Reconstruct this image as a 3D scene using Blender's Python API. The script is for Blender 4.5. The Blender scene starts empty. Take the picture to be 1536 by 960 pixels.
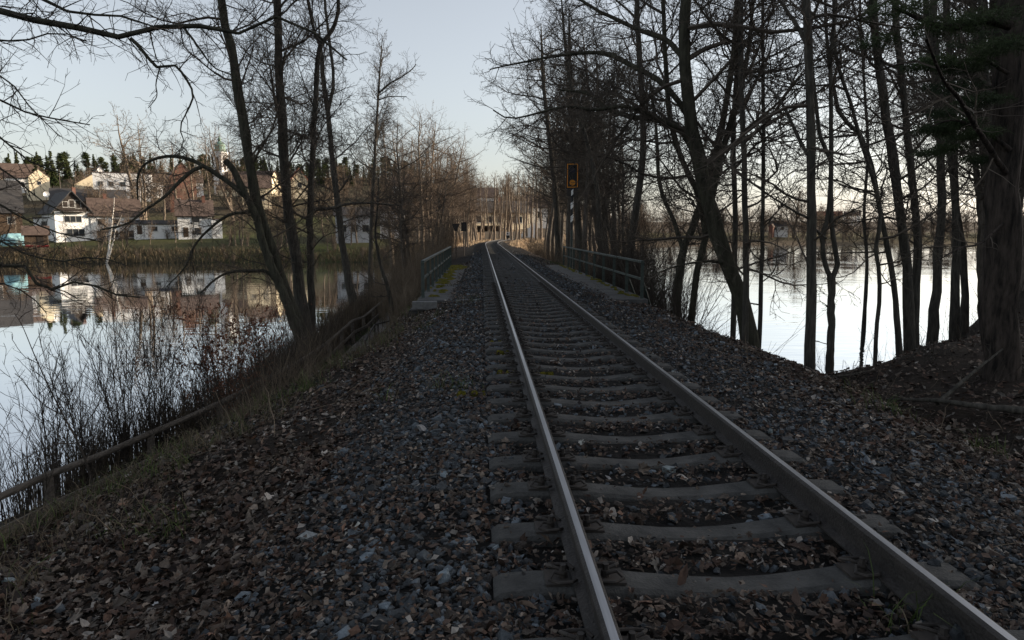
import bpy, bmesh, math, random
import numpy as np
from mathutils import Vector, Matrix

# ------------------------------------------------------------------ scene, camera, light
SC = bpy.context.scene
COL = SC.collection
R_ = math.radians
F = 1024.0                       # focal length in pixels of the 1536 x 960 photograph
YAW, PITCH = math.atan(46 / F), math.atan(134 / F)
CAM = np.array((-1.25, 0.0, 1.70))
SUN_AZ, SUN_EL = R_(80), R_(13.0)   # azimuth clockwise from the track direction (+Y)

cd = bpy.data.cameras.new('camera')
cam = bpy.data.objects.new('camera', cd)
COL.objects.link(cam)
cd.sensor_width = 36
cd.lens = 36 * F / 1536
cd.clip_start, cd.clip_end = 0.05, 6000
cam.location = CAM
cam.rotation_euler = (math.pi / 2 - PITCH, 0, -YAW)
SC.camera = cam

W = bpy.data.worlds.new('World')
SC.world = W
W.use_nodes = True
wn = W.node_tree
bg = wn.nodes['Background']
sky = wn.nodes.new('ShaderNodeTexSky')
sky.sky_type = 'NISHITA'
sky.sun_disc = False
sky.sun_elevation = SUN_EL
sky.sun_rotation = SUN_AZ
sky.air_density, sky.dust_density, sky.ozone_density = 1.0, 1.9, 1.5
hsv = wn.nodes.new('ShaderNodeHueSaturation')
hsv.inputs['Saturation'].default_value = 0.42
wn.links.new(sky.outputs[0], hsv.inputs['Color'])
wb = wn.nodes.new('ShaderNodeMix'); wb.data_type = 'RGBA'; wb.blend_type = 'MULTIPLY'; wb.inputs[0].default_value = 1
wb.inputs[7].default_value = (1.0, .985, .98, 1)      # the photograph's white balance
wn.links.new(hsv.outputs[0], wb.inputs[6])
wn.links.new(wb.outputs[2], bg.inputs['Color'])
bg.inputs['Strength'].default_value = 0.15

sl = bpy.data.lights.new('sun', 'SUN')
sun = bpy.data.objects.new('sun', sl)
COL.objects.link(sun)
sl.energy = 5.0
sl.angle = R_(0.55)
sl.color = (1.0, 0.84, 0.65)
sd = Vector((math.sin(SUN_AZ) * math.cos(SUN_EL), math.cos(SUN_AZ) * math.cos(SUN_EL), math.sin(SUN_EL)))
sun.rotation_euler = sd.to_track_quat('Z', 'Y').to_euler()
sun.location = (60, -10, 40)

SC.view_settings.view_transform = 'Standard'
SC.view_settings.look = 'None'
SC.view_settings.exposure = 0.77
SC.view_settings.gamma = 1.0
SC.cycles.max_bounces = 5
SC.cycles.diffuse_bounces = 2
SC.cycles.glossy_bounces = 3
SC.cycles.transmission_bounces = 2
SC.cycles.use_denoising = True
SC.cycles.caustics_reflective = False
SC.cycles.caustics_refractive = False

# ------------------------------------------------------------------ pixel <-> world helpers (for laying the place out)
_fh = np.array((math.sin(YAW), math.cos(YAW), 0)); _r = np.array((math.cos(YAW), -math.sin(YAW), 0))
_z = np.array((0, 0, 1.0))
_f = _fh * math.cos(PITCH) - _z * math.sin(PITCH)
_u = _fh * math.sin(PITCH) + _z * math.cos(PITCH)
def ray(px, py):
    return _f + (px - 768) / F * _r - (py - 480) / F * _u
def at(px, py, Y):
    d = ray(px, py); return CAM + d * (Y / d[1])
def at_z(px, py, z):
    d = ray(px, py); return CAM + d * ((z - CAM[2]) / d[2])
def xat(px, Y):
    return at(px, 346, Y)[0]
def proj(P):
    v = np.asarray(P) - CAM
    w = v @ _f
    w = np.where(w < .1, .1, w)
    return 768 + F * (v @ _r) / w, 480 - F * (v @ _u) / w, w

# ------------------------------------------------------------------ object helpers
def new_mesh(name, V, faces, smooth=True, mi=None, col=None):
    me = bpy.data.meshes.new(name)
    V = np.ascontiguousarray(V, dtype=np.float32).reshape(-1, 3)
    if isinstance(faces, np.ndarray): faces = [faces]
    faces = [np.asarray(f, dtype=np.int32) for f in faces if len(f)]
    nl = sum(f.size for f in faces); nf = sum(len(f) for f in faces)
    me.vertices.add(len(V)); me.vertices.foreach_set('co', V.ravel())
    me.loops.add(nl); me.polygons.add(nf)
    me.loops.foreach_set('vertex_index', np.concatenate([f.ravel() for f in faces]))
    tot = np.concatenate([np.full(len(f), f.shape[1], np.int32) for f in faces])
    st = np.concatenate([[0], np.cumsum(tot)[:-1]]).astype(np.int32)
    me.polygons.foreach_set('loop_start', st)
    me.polygons.foreach_set('use_smooth', np.full(nf, smooth, dtype=bool))
    if mi is not None: me.polygons.foreach_set('material_index', np.asarray(mi, np.int32))
    me.update(calc_edges=True)
    if col is not None:
        a = me.color_attributes.new('Col', 'FLOAT_COLOR', 'POINT')
        c = np.ones((len(V), 4), np.float32); c[:, :3] = col
        a.data.foreach_set('color', c.ravel())
    return me

def link(name, me, mats=None, parent=None, loc=None, rot=None, label=None, cat=None, group=None, kind=None):
    o = bpy.data.objects.new(name, me)
    COL.objects.link(o)
    if mats is not None and me is not None and len(me.materials) == 0:
        for m in (mats if isinstance(mats, (list, tuple)) else [mats]): me.materials.append(m)
    if parent is not None: o.parent = parent
    if loc is not None: o.location = loc
    if rot is not None: o.rotation_euler = rot
    tag(o, label, cat, group, kind)
    return o
def tag(o, label=None, cat=None, group=None, kind=None):
    if label: o['label'] = label
    if cat: o['category'] = cat
    if group: o['group'] = group
    if kind: o['kind'] = kind
def empty(name, loc, label, cat, group=None, rot=(0, 0, 0), scale=1.0):
    o = bpy.data.objects.new(name, None)
    COL.objects.link(o)
    o.empty_display_size = 0.2
    o.location = loc; o.rotation_euler = rot
    o.scale = (scale,) * 3 if not isinstance(scale, tuple) else scale
    tag(o, label, cat, group)
    return o

class MB:
    """collects simple shapes into one mesh"""
    def __init__(s): s.V = []; s.F = []; s.M = []
    def add(s, V, Fs, m=0):
        b = len(s.V); s.V += [tuple(v) for v in V]
        s.F += [tuple(i + b for i in f) for f in Fs]; s.M += [m] * len(Fs)
        return s
    def box(s, x0, x1, y0, y1, z0, z1, m=0, bev=0.0):
        V = [(x0, y0, z0), (x1, y0, z0), (x1, y1, z0), (x0, y1, z0), (x0, y0, z1), (x1, y0, z1), (x1, y1, z1), (x0, y1, z1)]
        if bev:
            V[4:] = [(x0 + bev, y0 + bev, z1), (x1 - bev, y0 + bev, z1), (x1 - bev, y1 - bev, z1), (x0 + bev, y1 - bev, z1)]
            V += [(x0, y0, z1 - bev), (x1, y0, z1 - bev), (x1, y1, z1 - bev), (x0, y1, z1 - bev)]
            return s.add(V, [(3, 2, 1, 0), (4, 5, 6, 7), (0, 1, 9, 8), (1, 2, 10, 9), (2, 3, 11, 10), (3, 0, 8, 11),
                             (8, 9, 5, 4), (9, 10, 6, 5), (10, 11, 7, 6), (11, 8, 4, 7)], m)
        return s.add(V, [(3, 2, 1, 0), (4, 5, 6, 7), (0, 1, 5, 4), (1, 2, 6, 5), (2, 3, 7, 6), (3, 0, 4, 7)], m)
    def bar(s, a, b, w, h, m=0):
        a, b = Vector(a), Vector(b); t = (b - a).normalized()
        up = Vector((0, 0, 1)) if abs(t.z) < .9 else Vector((0, 1, 0))
        n = t.cross(up).normalized(); u = n.cross(t)
        V = [p + n * sx * w / 2 + u * sy * h / 2 for p in (a, b) for sx, sy in ((-1, -1), (1, -1), (1, 1), (-1, 1))]
        return s.add(V, [(0, 1, 2, 3), (7, 6, 5, 4), (0, 4, 5, 1), (1, 5, 6, 2), (2, 6, 7, 3), (3, 7, 4, 0)], m)
    def tube(s, pts, rad, n=8, m=0):
        pts = [Vector(p) for p in pts]; rad = rad if isinstance(rad, (list, tuple)) else [rad] * len(pts)
        V = []; Fs = []
        for i, p in enumerate(pts):
            t = (pts[min(i + 1, len(pts) - 1)] - pts[max(i - 1, 0)]).normalized()
            up = Vector((0, 0, 1)) if abs(t.z) < .9 else Vector((0, 1, 0))
            a = t.cross(up).normalized(); b = a.cross(t)
            V += [p + (a * math.cos(2 * math.pi * k / n) + b * math.sin(2 * math.pi * k / n)) * rad[i] for k in range(n)]
        for i in range(len(pts) - 1):
            for k in range(n):
                Fs.append((i * n + k, i * n + (k + 1) % n, (i + 1) * n + (k + 1) % n, (i + 1) * n + k))
        Fs.append(tuple(range(n - 1, -1, -1))); Fs.append(tuple((len(pts) - 1) * n + k for k in range(n)))
        return s.add(V, Fs, m)
    def mesh(s, name, smooth=False):
        me = bpy.data.meshes.new(name)
        me.from_pydata(s.V, [], s.F)
        me.polygons.foreach_set('material_index', s.M)
        if smooth: me.polygons.foreach_set('use_smooth', [True] * len(s.F))
        me.update()
        return me
    def build(s, name, mats, parent=None, smooth=False, **k):
        return link(name, s.mesh(name, smooth), mats, parent, **k)

def norm(v): return v / np.maximum(np.linalg.norm(v, axis=-1, keepdims=True), 1e-9)

def tubes(P, Rd, S):
    """P (N,K,3), Rd (N,K) -> verts, quads"""
    N, K, _ = P.shape
    T = np.empty_like(P)
    
    if K > 2: T[:, 1:-1] = P[:, 2:] - P[:, :-2]
    T[:, 0] = P[:, 1] - P[:, 0]; T[:, -1] = P[:, -1] - P[:, -2]
    T = norm(T)
    m = norm(P[:, -1] - P[:, 0])
    ref = np.where(np.abs(m[:, 2:3]) < .8, np.array([[0, 0, 1.]]), np.array([[1., 0, 0]]))
    n0 = norm(np.cross(m, ref))[:, None, :]
    n = norm(n0 - (n0 * T).sum(-1, keepdims=True) * T)
    b = np.cross(T, n)
    a = np.arange(S) * 2 * np.pi / S
    V = P[:, :, None, :] + Rd[:, :, None, None] * (np.cos(a)[None, None, :, None] * n[:, :, None, :] + np.sin(a)[None, None, :, None] * b[:, :, None, :])
    idx = np.arange(N * K * S).reshape(N, K, S)
    A = idx[:, :-1]; B = np.roll(A, -1, axis=2); D = idx[:, 1:]; C = np.roll(D, -1, axis=2)
    Q = np.stack([A, B, C, D], -1).reshape(-1, 4)
    return V.reshape(-1, 3), Q

def join(parts):
    Vs, Fs, o = [], [], 0
    for V, Q in parts:
        Vs.append(V); Fs.append(Q + o); o += len(V)
    return np.concatenate(Vs), Fs

def resample(pts, K):
    """smooth polyline through pts, K points"""
    p = np.asarray(pts, float)
    if len(p) == 2: return p[0] + (p[1] - p[0]) * np.linspace(0, 1, K)[:, None]
    e = np.vstack([2 * p[0] - p[1], p, 2 * p[-1] - p[-2]])
    out = []
    for i in range(1, len(e) - 2):
        t = np.linspace(0, 1, 12, endpoint=(i == len(e) - 3))[:, None]
        a, b, c, d = e[i - 1], e[i], e[i + 1], e[i + 2]
        out.append(.5 * (2 * b + (c - a) * t + (2 * a - 5 * b + 4 * c - d) * t ** 2 + (3 * b - a - 3 * c + d) * t ** 3))
    q = np.vstack(out)
    s = np.concatenate([[0], np.cumsum(np.linalg.norm(np.diff(q, axis=0), axis=1))])
    u = np.linspace(0, s[-1], K)
    return np.stack([np.interp(u, s, q[:, i]) for i in range(3)], 1)

# ------------------------------------------------------------------ materials
def mat(name, color, rough=.8, var=None, scale=8.0, detail=4.0, bump=0.0, bscale=None, spec=.3, metal=0.0, attr=False, stretch=None, coord='Object', ramp=(.35, .68)):
    m = bpy.data.materials.new(name); m.use_nodes = True
    nt = m.node_tree; N = nt.nodes; L = nt.links; b = N['Principled BSDF']
    b.inputs['Roughness'].default_value = rough
    b.inputs['Specular IOR Level'].default_value = spec
    b.inputs['Metallic'].default_value = metal
    b.inputs['Base Color'].default_value = (*color, 1)
    if attr or var is not None or bump:
        tc = N.new('ShaderNodeTexCoord'); src = tc.outputs[coord]
        if stretch:
            mp = N.new('ShaderNodeMapping'); mp.inputs['Scale'].default_value = stretch
            L.new(src, mp.inputs[0]); src = mp.outputs[0]
        nz = N.new('ShaderNodeTexNoise'); nz.inputs['Scale'].default_value = scale; nz.inputs['Detail'].default_value = detail
        nz.inputs['Roughness'].default_value = .62
        L.new(src, nz.inputs[0])
        if var is not None or attr:
            rp = N.new('ShaderNodeValToRGB'); rp.color_ramp.elements[0].position, rp.color_ramp.elements[1].position = ramp
            L.new(nz.outputs[0], rp.inputs[0])
            if attr:
                at_ = N.new('ShaderNodeVertexColor'); at_.layer_name = 'Col'
                rp.color_ramp.elements[0].color = (*(var or (.55, .55, .55)), 1); rp.color_ramp.elements[1].color = (1, 1, 1, 1)
                mx = N.new('ShaderNodeMix'); mx.data_type = 'RGBA'; mx.blend_type = 'MULTIPLY'; mx.inputs[0].default_value = 1
                L.new(at_.outputs[0], mx.inputs[6]); L.new(rp.outputs[0], mx.inputs[7])
                L.new(mx.outputs[2], b.inputs['Base Color'])
            else:
                rp.color_ramp.elements[0].color = (*color, 1); rp.color_ramp.elements[1].color = (*var, 1)
                L.new(rp.outputs[0], b.inputs['Base Color'])
        if bump:
            n2 = N.new('ShaderNodeTexNoise'); n2.inputs['Scale'].default_value = bscale or scale * 2; n2.inputs['Detail'].default_value = 5
            L.new(src, n2.inputs[0])
            bp = N.new('ShaderNodeBump'); bp.inputs['Strength'].default_value = bump; bp.inputs['Distance'].default_value = .05
            L.new(n2.outputs[0], bp.inputs['Height']); L.new(bp.outputs[0], b.inputs['Normal'])
    return m

M = {}
M['bark'] = mat('bark', (.030, .028, .024), .9, (.085, .078, .066), 3.0, 6, .9, 5, .15, stretch=(5, 5, .8))
M['bark_moss'] = mat('mossy bark', (.024, .023, .018), .9, (.066, .064, .046), 2.2, 6, .9, 5, .15, stretch=(4, 4, .9))
M['bark_pine'] = mat('pine bark', (.012, .011, .010), .95, (.062, .050, .043), 2.6, 6, 1.0, 4.5, .1, stretch=(5, 5, 1.0))
M['bark_grey'] = mat('grey bark', (.055, .048, .042), .9, (.15, .13, .11), 3.0, 6, .8, 5, .1, stretch=(5, 5, .8))
M['twig'] = mat('twig', (.052, .045, .038), .85, (.10, .082, .066), .7, 2, spec=.1)
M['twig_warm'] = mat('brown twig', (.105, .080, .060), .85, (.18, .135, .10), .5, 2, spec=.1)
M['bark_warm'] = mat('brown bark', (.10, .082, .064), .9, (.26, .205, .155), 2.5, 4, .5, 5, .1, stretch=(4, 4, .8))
M['birch'] = mat('birch bark', (.62, .58, .52), .8, (.10, .09, .08), 2.2, 4, ramp=(.55, .72))
M['needle'] = mat('needles', (.018, .030, .014), .8, (.045, .062, .026), .6, 3, spec=.2)
M['needle_far'] = mat('conifer foliage', (.022, .038, .014), .8, (.085, .092, .035), .35, 3, spec=.1)
M['stem'] = mat('dry stem', (.085, .066, .048), .85, (.17, .135, .10), 1.2, 2, spec=.1)
M['straw'] = mat('sunlit dry stem', (.20, .14, .09), .85, (.34, .25, .16), 1.0, 2, spec=.1)  # stem tone brightened to suggest sunshine on the scrub at the bend
M['stem_dark'] = mat('dark stem', (.035, .030, .026), .85, (.07, .058, .048), 1.2, 2, spec=.1)
M['beech_leaf'] = mat('withered beech leaf', (.11, .045, .026), .7, (.22, .092, .05), 3, 3, spec=.2)
M['leaf'] = mat('fallen leaf', (1, 1, 1), .75, (.6, .6, .6), 30, 3, attr=True, spec=.25)
M['stone'] = mat('ballast stone', (1, 1, 1), .8, (.55, .55, .57), 38, 5, .35, 60, .3, attr=True)
M['ground'] = mat('soil and litter', (1, 1, 1), .95, (.42, .42, .42), 2.2, 9, .8, 14, .1, attr=True)
M['grass'] = mat('grass blade', (1, 1, 1), .8, (.7, .7, .7), 3, 2, attr=True, spec=.15)
M['moss'] = mat('moss', (.045, .050, .010), .95, (.15, .125, .018), 14, 5, 1, 60, .05)
M['concrete'] = mat('weathered concrete', (.034, .034, .033), .9, (.080, .079, .075), 5, 8, .35, 60, .2)
M['walk'] = mat('walkway concrete', (.055, .055, .055), .9, (.10, .10, .098), 1.6, 8, .4, 40, .2)
M['pale_stone'] = mat('pale stone', (.09, .09, .09), .85, (.15, .15, .148), 8, 5, .3, 40)
M['rust'] = mat('rusted steel', (.020, .018, .017), .6, (.038, .033, .030), 9, 6, .3, 50, .3)
M['railtop'] = mat('worn steel', (.34, .34, .35), .40, (.50, .50, .51), 26, 4, spec=.5, metal=1.0, stretch=(1, .05, 1))
M['iron'] = mat('dark iron', (.025, .022, .020), .7, (.05, .042, .036), 20, 3)
M['green_paint'] = mat('green paint', (.024, .035, .031), .6, (.052, .067, .060), 7, 6, .15, 40, .35)
M['wood'] = mat('grey wood', (.070, .060, .050), .9, (.15, .13, .11), 4, 5, .4, 14, .1, stretch=(6, .6, 6))
M['black'] = mat('black paint', (.012, .012, .013), .6)
M['white_paint'] = mat('white paint', (.62, .62, .60), .7, (.75, .75, .74), 3, 4)
M['orange'] = mat('orange reflector', (.44, .17, .012), .5, (.52, .21, .018), 12, 2)
M['lens'] = mat('dark lens', (.03, .03, .05), .15, spec=.6)
M['path'] = mat('path gravel', (.11, .10, .092), .95, (.20, .185, .17), 6, 9, .6, 60, .1)
# buildings
M['render_white'] = mat('white render', (.52, .50, .47), .9, (.78, .77, .75), .55, 9, ramp=(.22, .48), stretch=(1, 1, .35))
M['render_cream'] = mat('cream render', (.66, .56, .39), .9, (.75, .65, .47), .5, 5)
M['render_grey'] = mat('grey render', (.40, .41, .43), .9, (.52, .53, .55), .5, 5)
M['roof_dark'] = mat('dark roof', (.035, .034, .035), .8, (.065, .06, .058), 1.2, 4, .3, 6, stretch=(1, 6, 6))
M['roof_brown'] = mat('brown roof', (.075, .052, .042), .85, (.13, .092, .074), 1.2, 4, .3, 6)
M['roof_red'] = mat('red roof', (.28, .095, .06), .85, (.38, .15, .095), 1.2, 4, .3, 6)
M['timber'] = mat('brown boards', (.055, .036, .024), .85, (.105, .07, .045), 3, 4, .3, 8, stretch=(8, 8, .5))
M['timber_dark'] = mat('dark boards', (.022, .017, .014), .85, (.045, .034, .027), 3, 4, .3, 8, stretch=(8, 8, .5))
M['brick_red'] = mat('red brown cladding', (.13, .062, .046), .9, (.18, .095, .07), 1, 4)
M['glass'] = mat('window glass', (.03, .035, .04), .08, spec=.7)
M['frame'] = mat('window frame', (.45, .44, .42), .7)
M['copper'] = mat('weathered copper', (.10, .16, .13), .6, (.18, .26, .21), 2, 4)
M['red_plastic'] = mat('red plastic', (.50, .05, .04), .5, (.6, .09, .07), 3, 2)
M['turquoise'] = mat('turquoise tarpaulin', (.22, .42, .45), .6, (.32, .52, .54), 3, 3)
M['fence_wood'] = mat('pale fence board', (.42, .35, .26), .9, (.55, .46, .35), 2, 4)

def water_mat():
    m = bpy.data.materials.new('lake water'); m.use_nodes = True
    nt = m.node_tree; N = nt.nodes; L = nt.links; b = N['Principled BSDF']
    b.inputs['Base Color'].default_value = (.012, .016, .016, 1)
    b.inputs['Roughness'].default_value = .5
    b.inputs['Specular IOR Level'].default_value = 0
    gl = N.new('ShaderNodeBsdfGlossy'); gl.inputs['Roughness'].default_value = .015; gl.inputs['Color'].default_value = (.95, .97, 1, 1)
    fr = N.new('ShaderNodeFresnel'); fr.inputs['IOR'].default_value = 1.5
    fm = N.new('ShaderNodeMapRange'); fm.inputs[1].default_value = .02; fm.inputs[2].default_value = .5; fm.inputs[3].default_value = .62; fm.inputs[4].default_value = .96
    L.new(fr.outputs[0], fm.inputs[0])
    mx = N.new('ShaderNodeMixShader'); L.new(fm.outputs[0], mx.inputs[0]); L.new(b.outputs[0], mx.inputs[1]); L.new(gl.outputs[0], mx.inputs[2])
    L.new(mx.outputs[0], N['Material Output'].inputs['Surface'])
    g = N.new('ShaderNodeNewGeometry')
    mp = N.new('ShaderNodeMapping'); mp.inputs['Scale'].default_value = (.55, 1.5, 1)
    n1 = N.new('ShaderNodeTexNoise'); n1.inputs['Scale'].default_value = .9; n1.inputs['Detail'].default_value = 3
    n2 = N.new('ShaderNodeTexNoise'); n2.inputs['Scale'].default_value = .11; n2.inputs['Detail'].default_value = 2
    L.new(g.outputs['Position'], mp.inputs[0]); L.new(mp.outputs[0], n1.inputs[0]); L.new(g.outputs['Position'], n2.inputs[0])
    mr = N.new('ShaderNodeMapRange'); mr.inputs[1].default_value = .40; mr.inputs[2].default_value = .68; mr.inputs[3].default_value = .10; mr.inputs[4].default_value = 1
    L.new(n2.outputs[0], mr.inputs[0])
    mu = N.new('ShaderNodeMath'); mu.operation = 'MULTIPLY'
    L.new(n1.outputs[0], mu.inputs[0]); L.new(mr.outputs[0], mu.inputs[1])
    sx = N.new('ShaderNodeSeparateXYZ'); L.new(g.outputs['Position'], sx.inputs[0])
    wr = N.new('ShaderNodeMapRange'); wr.inputs[1].default_value = -6; wr.inputs[2].default_value = 12; wr.inputs[3].default_value = 1; wr.inputs[4].default_value = 1.9
    L.new(sx.outputs[0], wr.inputs[0])
    m2 = N.new('ShaderNodeMath'); m2.operation = 'MULTIPLY'; L.new(mu.outputs[0], m2.inputs[0]); L.new(wr.outputs[0], m2.inputs[1]); mu = m2
    bp = N.new('ShaderNodeBump'); bp.inputs['Strength'].default_value = .16; bp.inputs['Distance'].default_value = .10
    L.new(mu.outputs[0], bp.inputs['Height'])
    for q in (gl, b, fr): L.new(bp.outputs[0], q.inputs['Normal'])
    return m
M['water'] = water_mat()

# ------------------------------------------------------------------ terrain
WATER = -3.5
def track_x(y):
    s = np.maximum(np.asarray(y, float) - 80, 0)
    return s * s / (2 * 330.0)

LEFT_LAKE = np.array([(-13.5, -60), (-13, 5), (-11.6, 9), (-10.0, 13), (-9.1, 20), (-9.0, 30), (-9.6, 44), (-10.2, 60), (-11.2, 80), (-12.5, 96), (-17, 112),
                      (-30, 117), (-48, 113), (-70, 112), (-100, 108), (-150, 104), (-260, 96), (-400, 20), (-400, -60)], float)
RIGHT_LAKE = np.array([(5.6, 14.5), (11, 19.2), (22, 32.0), (40, 49), (75, 66), (130, 75), (190, 130), (330, 235), (230, 262), (150, 255), (100, 244), (66, 226), (44, 190),
                       (28, 140), (19, 110), (14.5, 80), (11.2, 55), (9, 38), (7.6, 28), (5.4, 21)], float)
def lake_sd(P, poly):
    """signed distance, negative inside"""
    x, y = P[:, 0], P[:, 1]
    d = np.full(len(P), 1e9); ins = np.zeros(len(P), bool)
    n = len(poly)
    for i in range(n):
        a, b = poly[i], poly[(i + 1) % n]
        e = b - a
        w0, w1 = x - a[0], y - a[1]
        t = np.clip((w0 * e[0] + w1 * e[1]) / (e @ e), 0, 1)
        d = np.minimum(d, np.hypot(w0 - t * e[0], w1 - t * e[1]))
        c = (a[1] > y) != (b[1] > y)
        xi = a[0] + (y - a[1]) * e[0] / (e[1] if abs(e[1]) > 1e-9 else 1e-9)
        ins ^= c & (x < xi)
    return np.where(ins, -d, d)

def vnoise(x, y, s, seed=0):
    return (np.sin(x * 1.7 / s + 1.3 * seed) * np.cos(y * 1.9 / s + .7 * seed) + np.sin((x + y) * .93 / s + 2.1 + seed) * .6 + np.cos((x * .6 - y * 1.3) / s + seed * .5) * .6) / 2.2

RAILX_Y = [-20, 5, 9.75, 11.5, 15, 20.6, 29.5, 43.7, 80]
RAILX_X = [-9.2, -8.7, -8.1, -7.6, -7.0, -6.55, -6.6, -6.85, -7.6]
def rail_x(y): return np.interp(y, RAILX_Y, RAILX_X)
CR_Y = [-20, 0, 6.6, 11.3, 15, 19, 36, 55, 80, 400]
CR_X = [-6.6, -6.3, -5.25, -4.25, -3.65, -3.25, -3.3, -3.8, -5.0, -5.0]
CR_Z = [-1.0, -1.0, -.96, -.78, -.72, -.50, -.40, -.40, -.30, -.30]

def interp_rows(x, xs, zs):
    """xs, zs (N, K) rows of increasing x"""
    out = zs[:, 0].copy()
    for k in range(xs.shape[1] - 1):
        t = np.clip((x - xs[:, k]) / np.maximum(xs[:, k + 1] - xs[:, k], 1e-6), 0, 1)
        out = np.where(x >= xs[:, k], zs[:, k] + (zs[:, k + 1] - zs[:, k]) * t, out)
    return out

def sstep(t): t = np.clip(t, 0, 1); return t * t * (3 - 2 * t)

def ground_z(x, y):
    x = np.atleast_1d(np.asarray(x, float)); y = np.atleast_1d(np.asarray(y, float))
    x, y = np.broadcast_arrays(x, y); sh = x.shape; x = x.ravel().copy(); y = y.ravel().copy()
    u = x - track_x(y)
    o = np.ones_like(x)
    rx = rail_x(y); cx = np.interp(y, CR_Y, CR_X); cz = np.interp(y, CR_Y, CR_Z)
    pr = np.minimum(rx + 1.7, cx - .9)
    far = sstep((y - 40) / 30)            # 0 near the camera, 1 beyond the bridge
    br = sstep((y - 12) / 8) * (1 - sstep((y - 60) / 30))
    xs = np.stack([rx - 6, rx - .3, rx + .2, pr, cx, -1.95 * o, -1.45 * o, 1.45 * o, 1.95 * o, 3.5 * o, 4.9 * o, 7.5 * o, 16 * o, 60 * o], 1)
    zs = np.stack([-3.15 * o, -3.05 * o, -2.9 * o, -2.9 * o, cz, -.12 * o, -.060 * o, -.060 * o, -.12 * o, -.36 * o,
                   -.95 * o - .35 * br, -.50 * o - 1.0 * br, -.55 * o - far * 1.5, .3 * o - far], 1)
    z = interp_rows(u, xs, zs)
    # far land: hillside with the village, low bank behind the bend, low shore across the lake
    a = x / np.maximum(y, 1)
    hl = np.interp(y, [100, 112, 122, 138, 170, 236, 300, 372, 480, 900, 3000], [-3.2, -2.9, -1.6, -.35, 2.6, 12.5, 19.5, 30, 34, 38, 60])
    hc = np.interp(y, [80, 100, 130, 160, 200, 300, 420, 900, 3000], [-.3, -.1, .3, 1.0, 4, 14, 22, 30, 60])
    hr = np.interp(y, [100, 240, 262, 300, 420, 900, 3000], [-2, -3.0, -1.6, .6, 3.5, 10, 40])
    wl = sstep((-a - .05) / .10); wr = sstep((a - .10) / .14)
    hf = hl * wl + hr * wr + hc * (1 - wl - wr)
    tb = sstep((np.abs(u) - 4) / 8)       # keep the track bed level
    k = sstep((y - 88) / 34)
    z = z * (1 - k) + np.where(y > 60, hf * tb + np.where(y < 150, np.minimum(z, -.02), hf) * (1 - tb), z) * k
    # bank of dry leaves on the inside of the bend
    z = z + .45 * np.exp(-((u - 9) / 4.5) ** 2) * sstep((y - 82) / 20) * (1 - sstep((y - 140) / 30))
    # unseen ridge, added out of view to shade the near part of the line
    s = x * math.sin(SUN_AZ) + y * math.cos(SUN_AZ); n = -x * math.cos(SUN_AZ) + y * math.sin(SUN_AZ)
    z = z + 71 * np.exp(-((s - 215) / 60) ** 2) / (1 + np.exp(np.clip((n - 55) / 5, -40, 40)))
    rough = sstep((np.abs(u) - 2.2) / 1.5)
    z = z + rough * (.05 * vnoise(x, y, .45) + .08 * vnoise(x, y, 1.6, 2)) * np.where((u > rx) & (u < pr), .2, 1)
    P = np.stack([x, y], 1)
    d = np.minimum(lake_sd(P, LEFT_LAKE), lake_sd(P, RIGHT_LAKE))
    wdt = np.where(y < 100, 2.2, 6.0)
    wdt = np.where((x > 4) & (y < 60), 2.6, wdt)
    z = np.where(d > 0, (WATER - .1) + (z - WATER + .1) * sstep(.12 + .88 * d / wdt), np.minimum(z, WATER - .1 - np.minimum(-d * .3, 1.5)))
    return z.reshape(sh)
def gz(x, y): return float(ground_z(x, y)[0])

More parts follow.
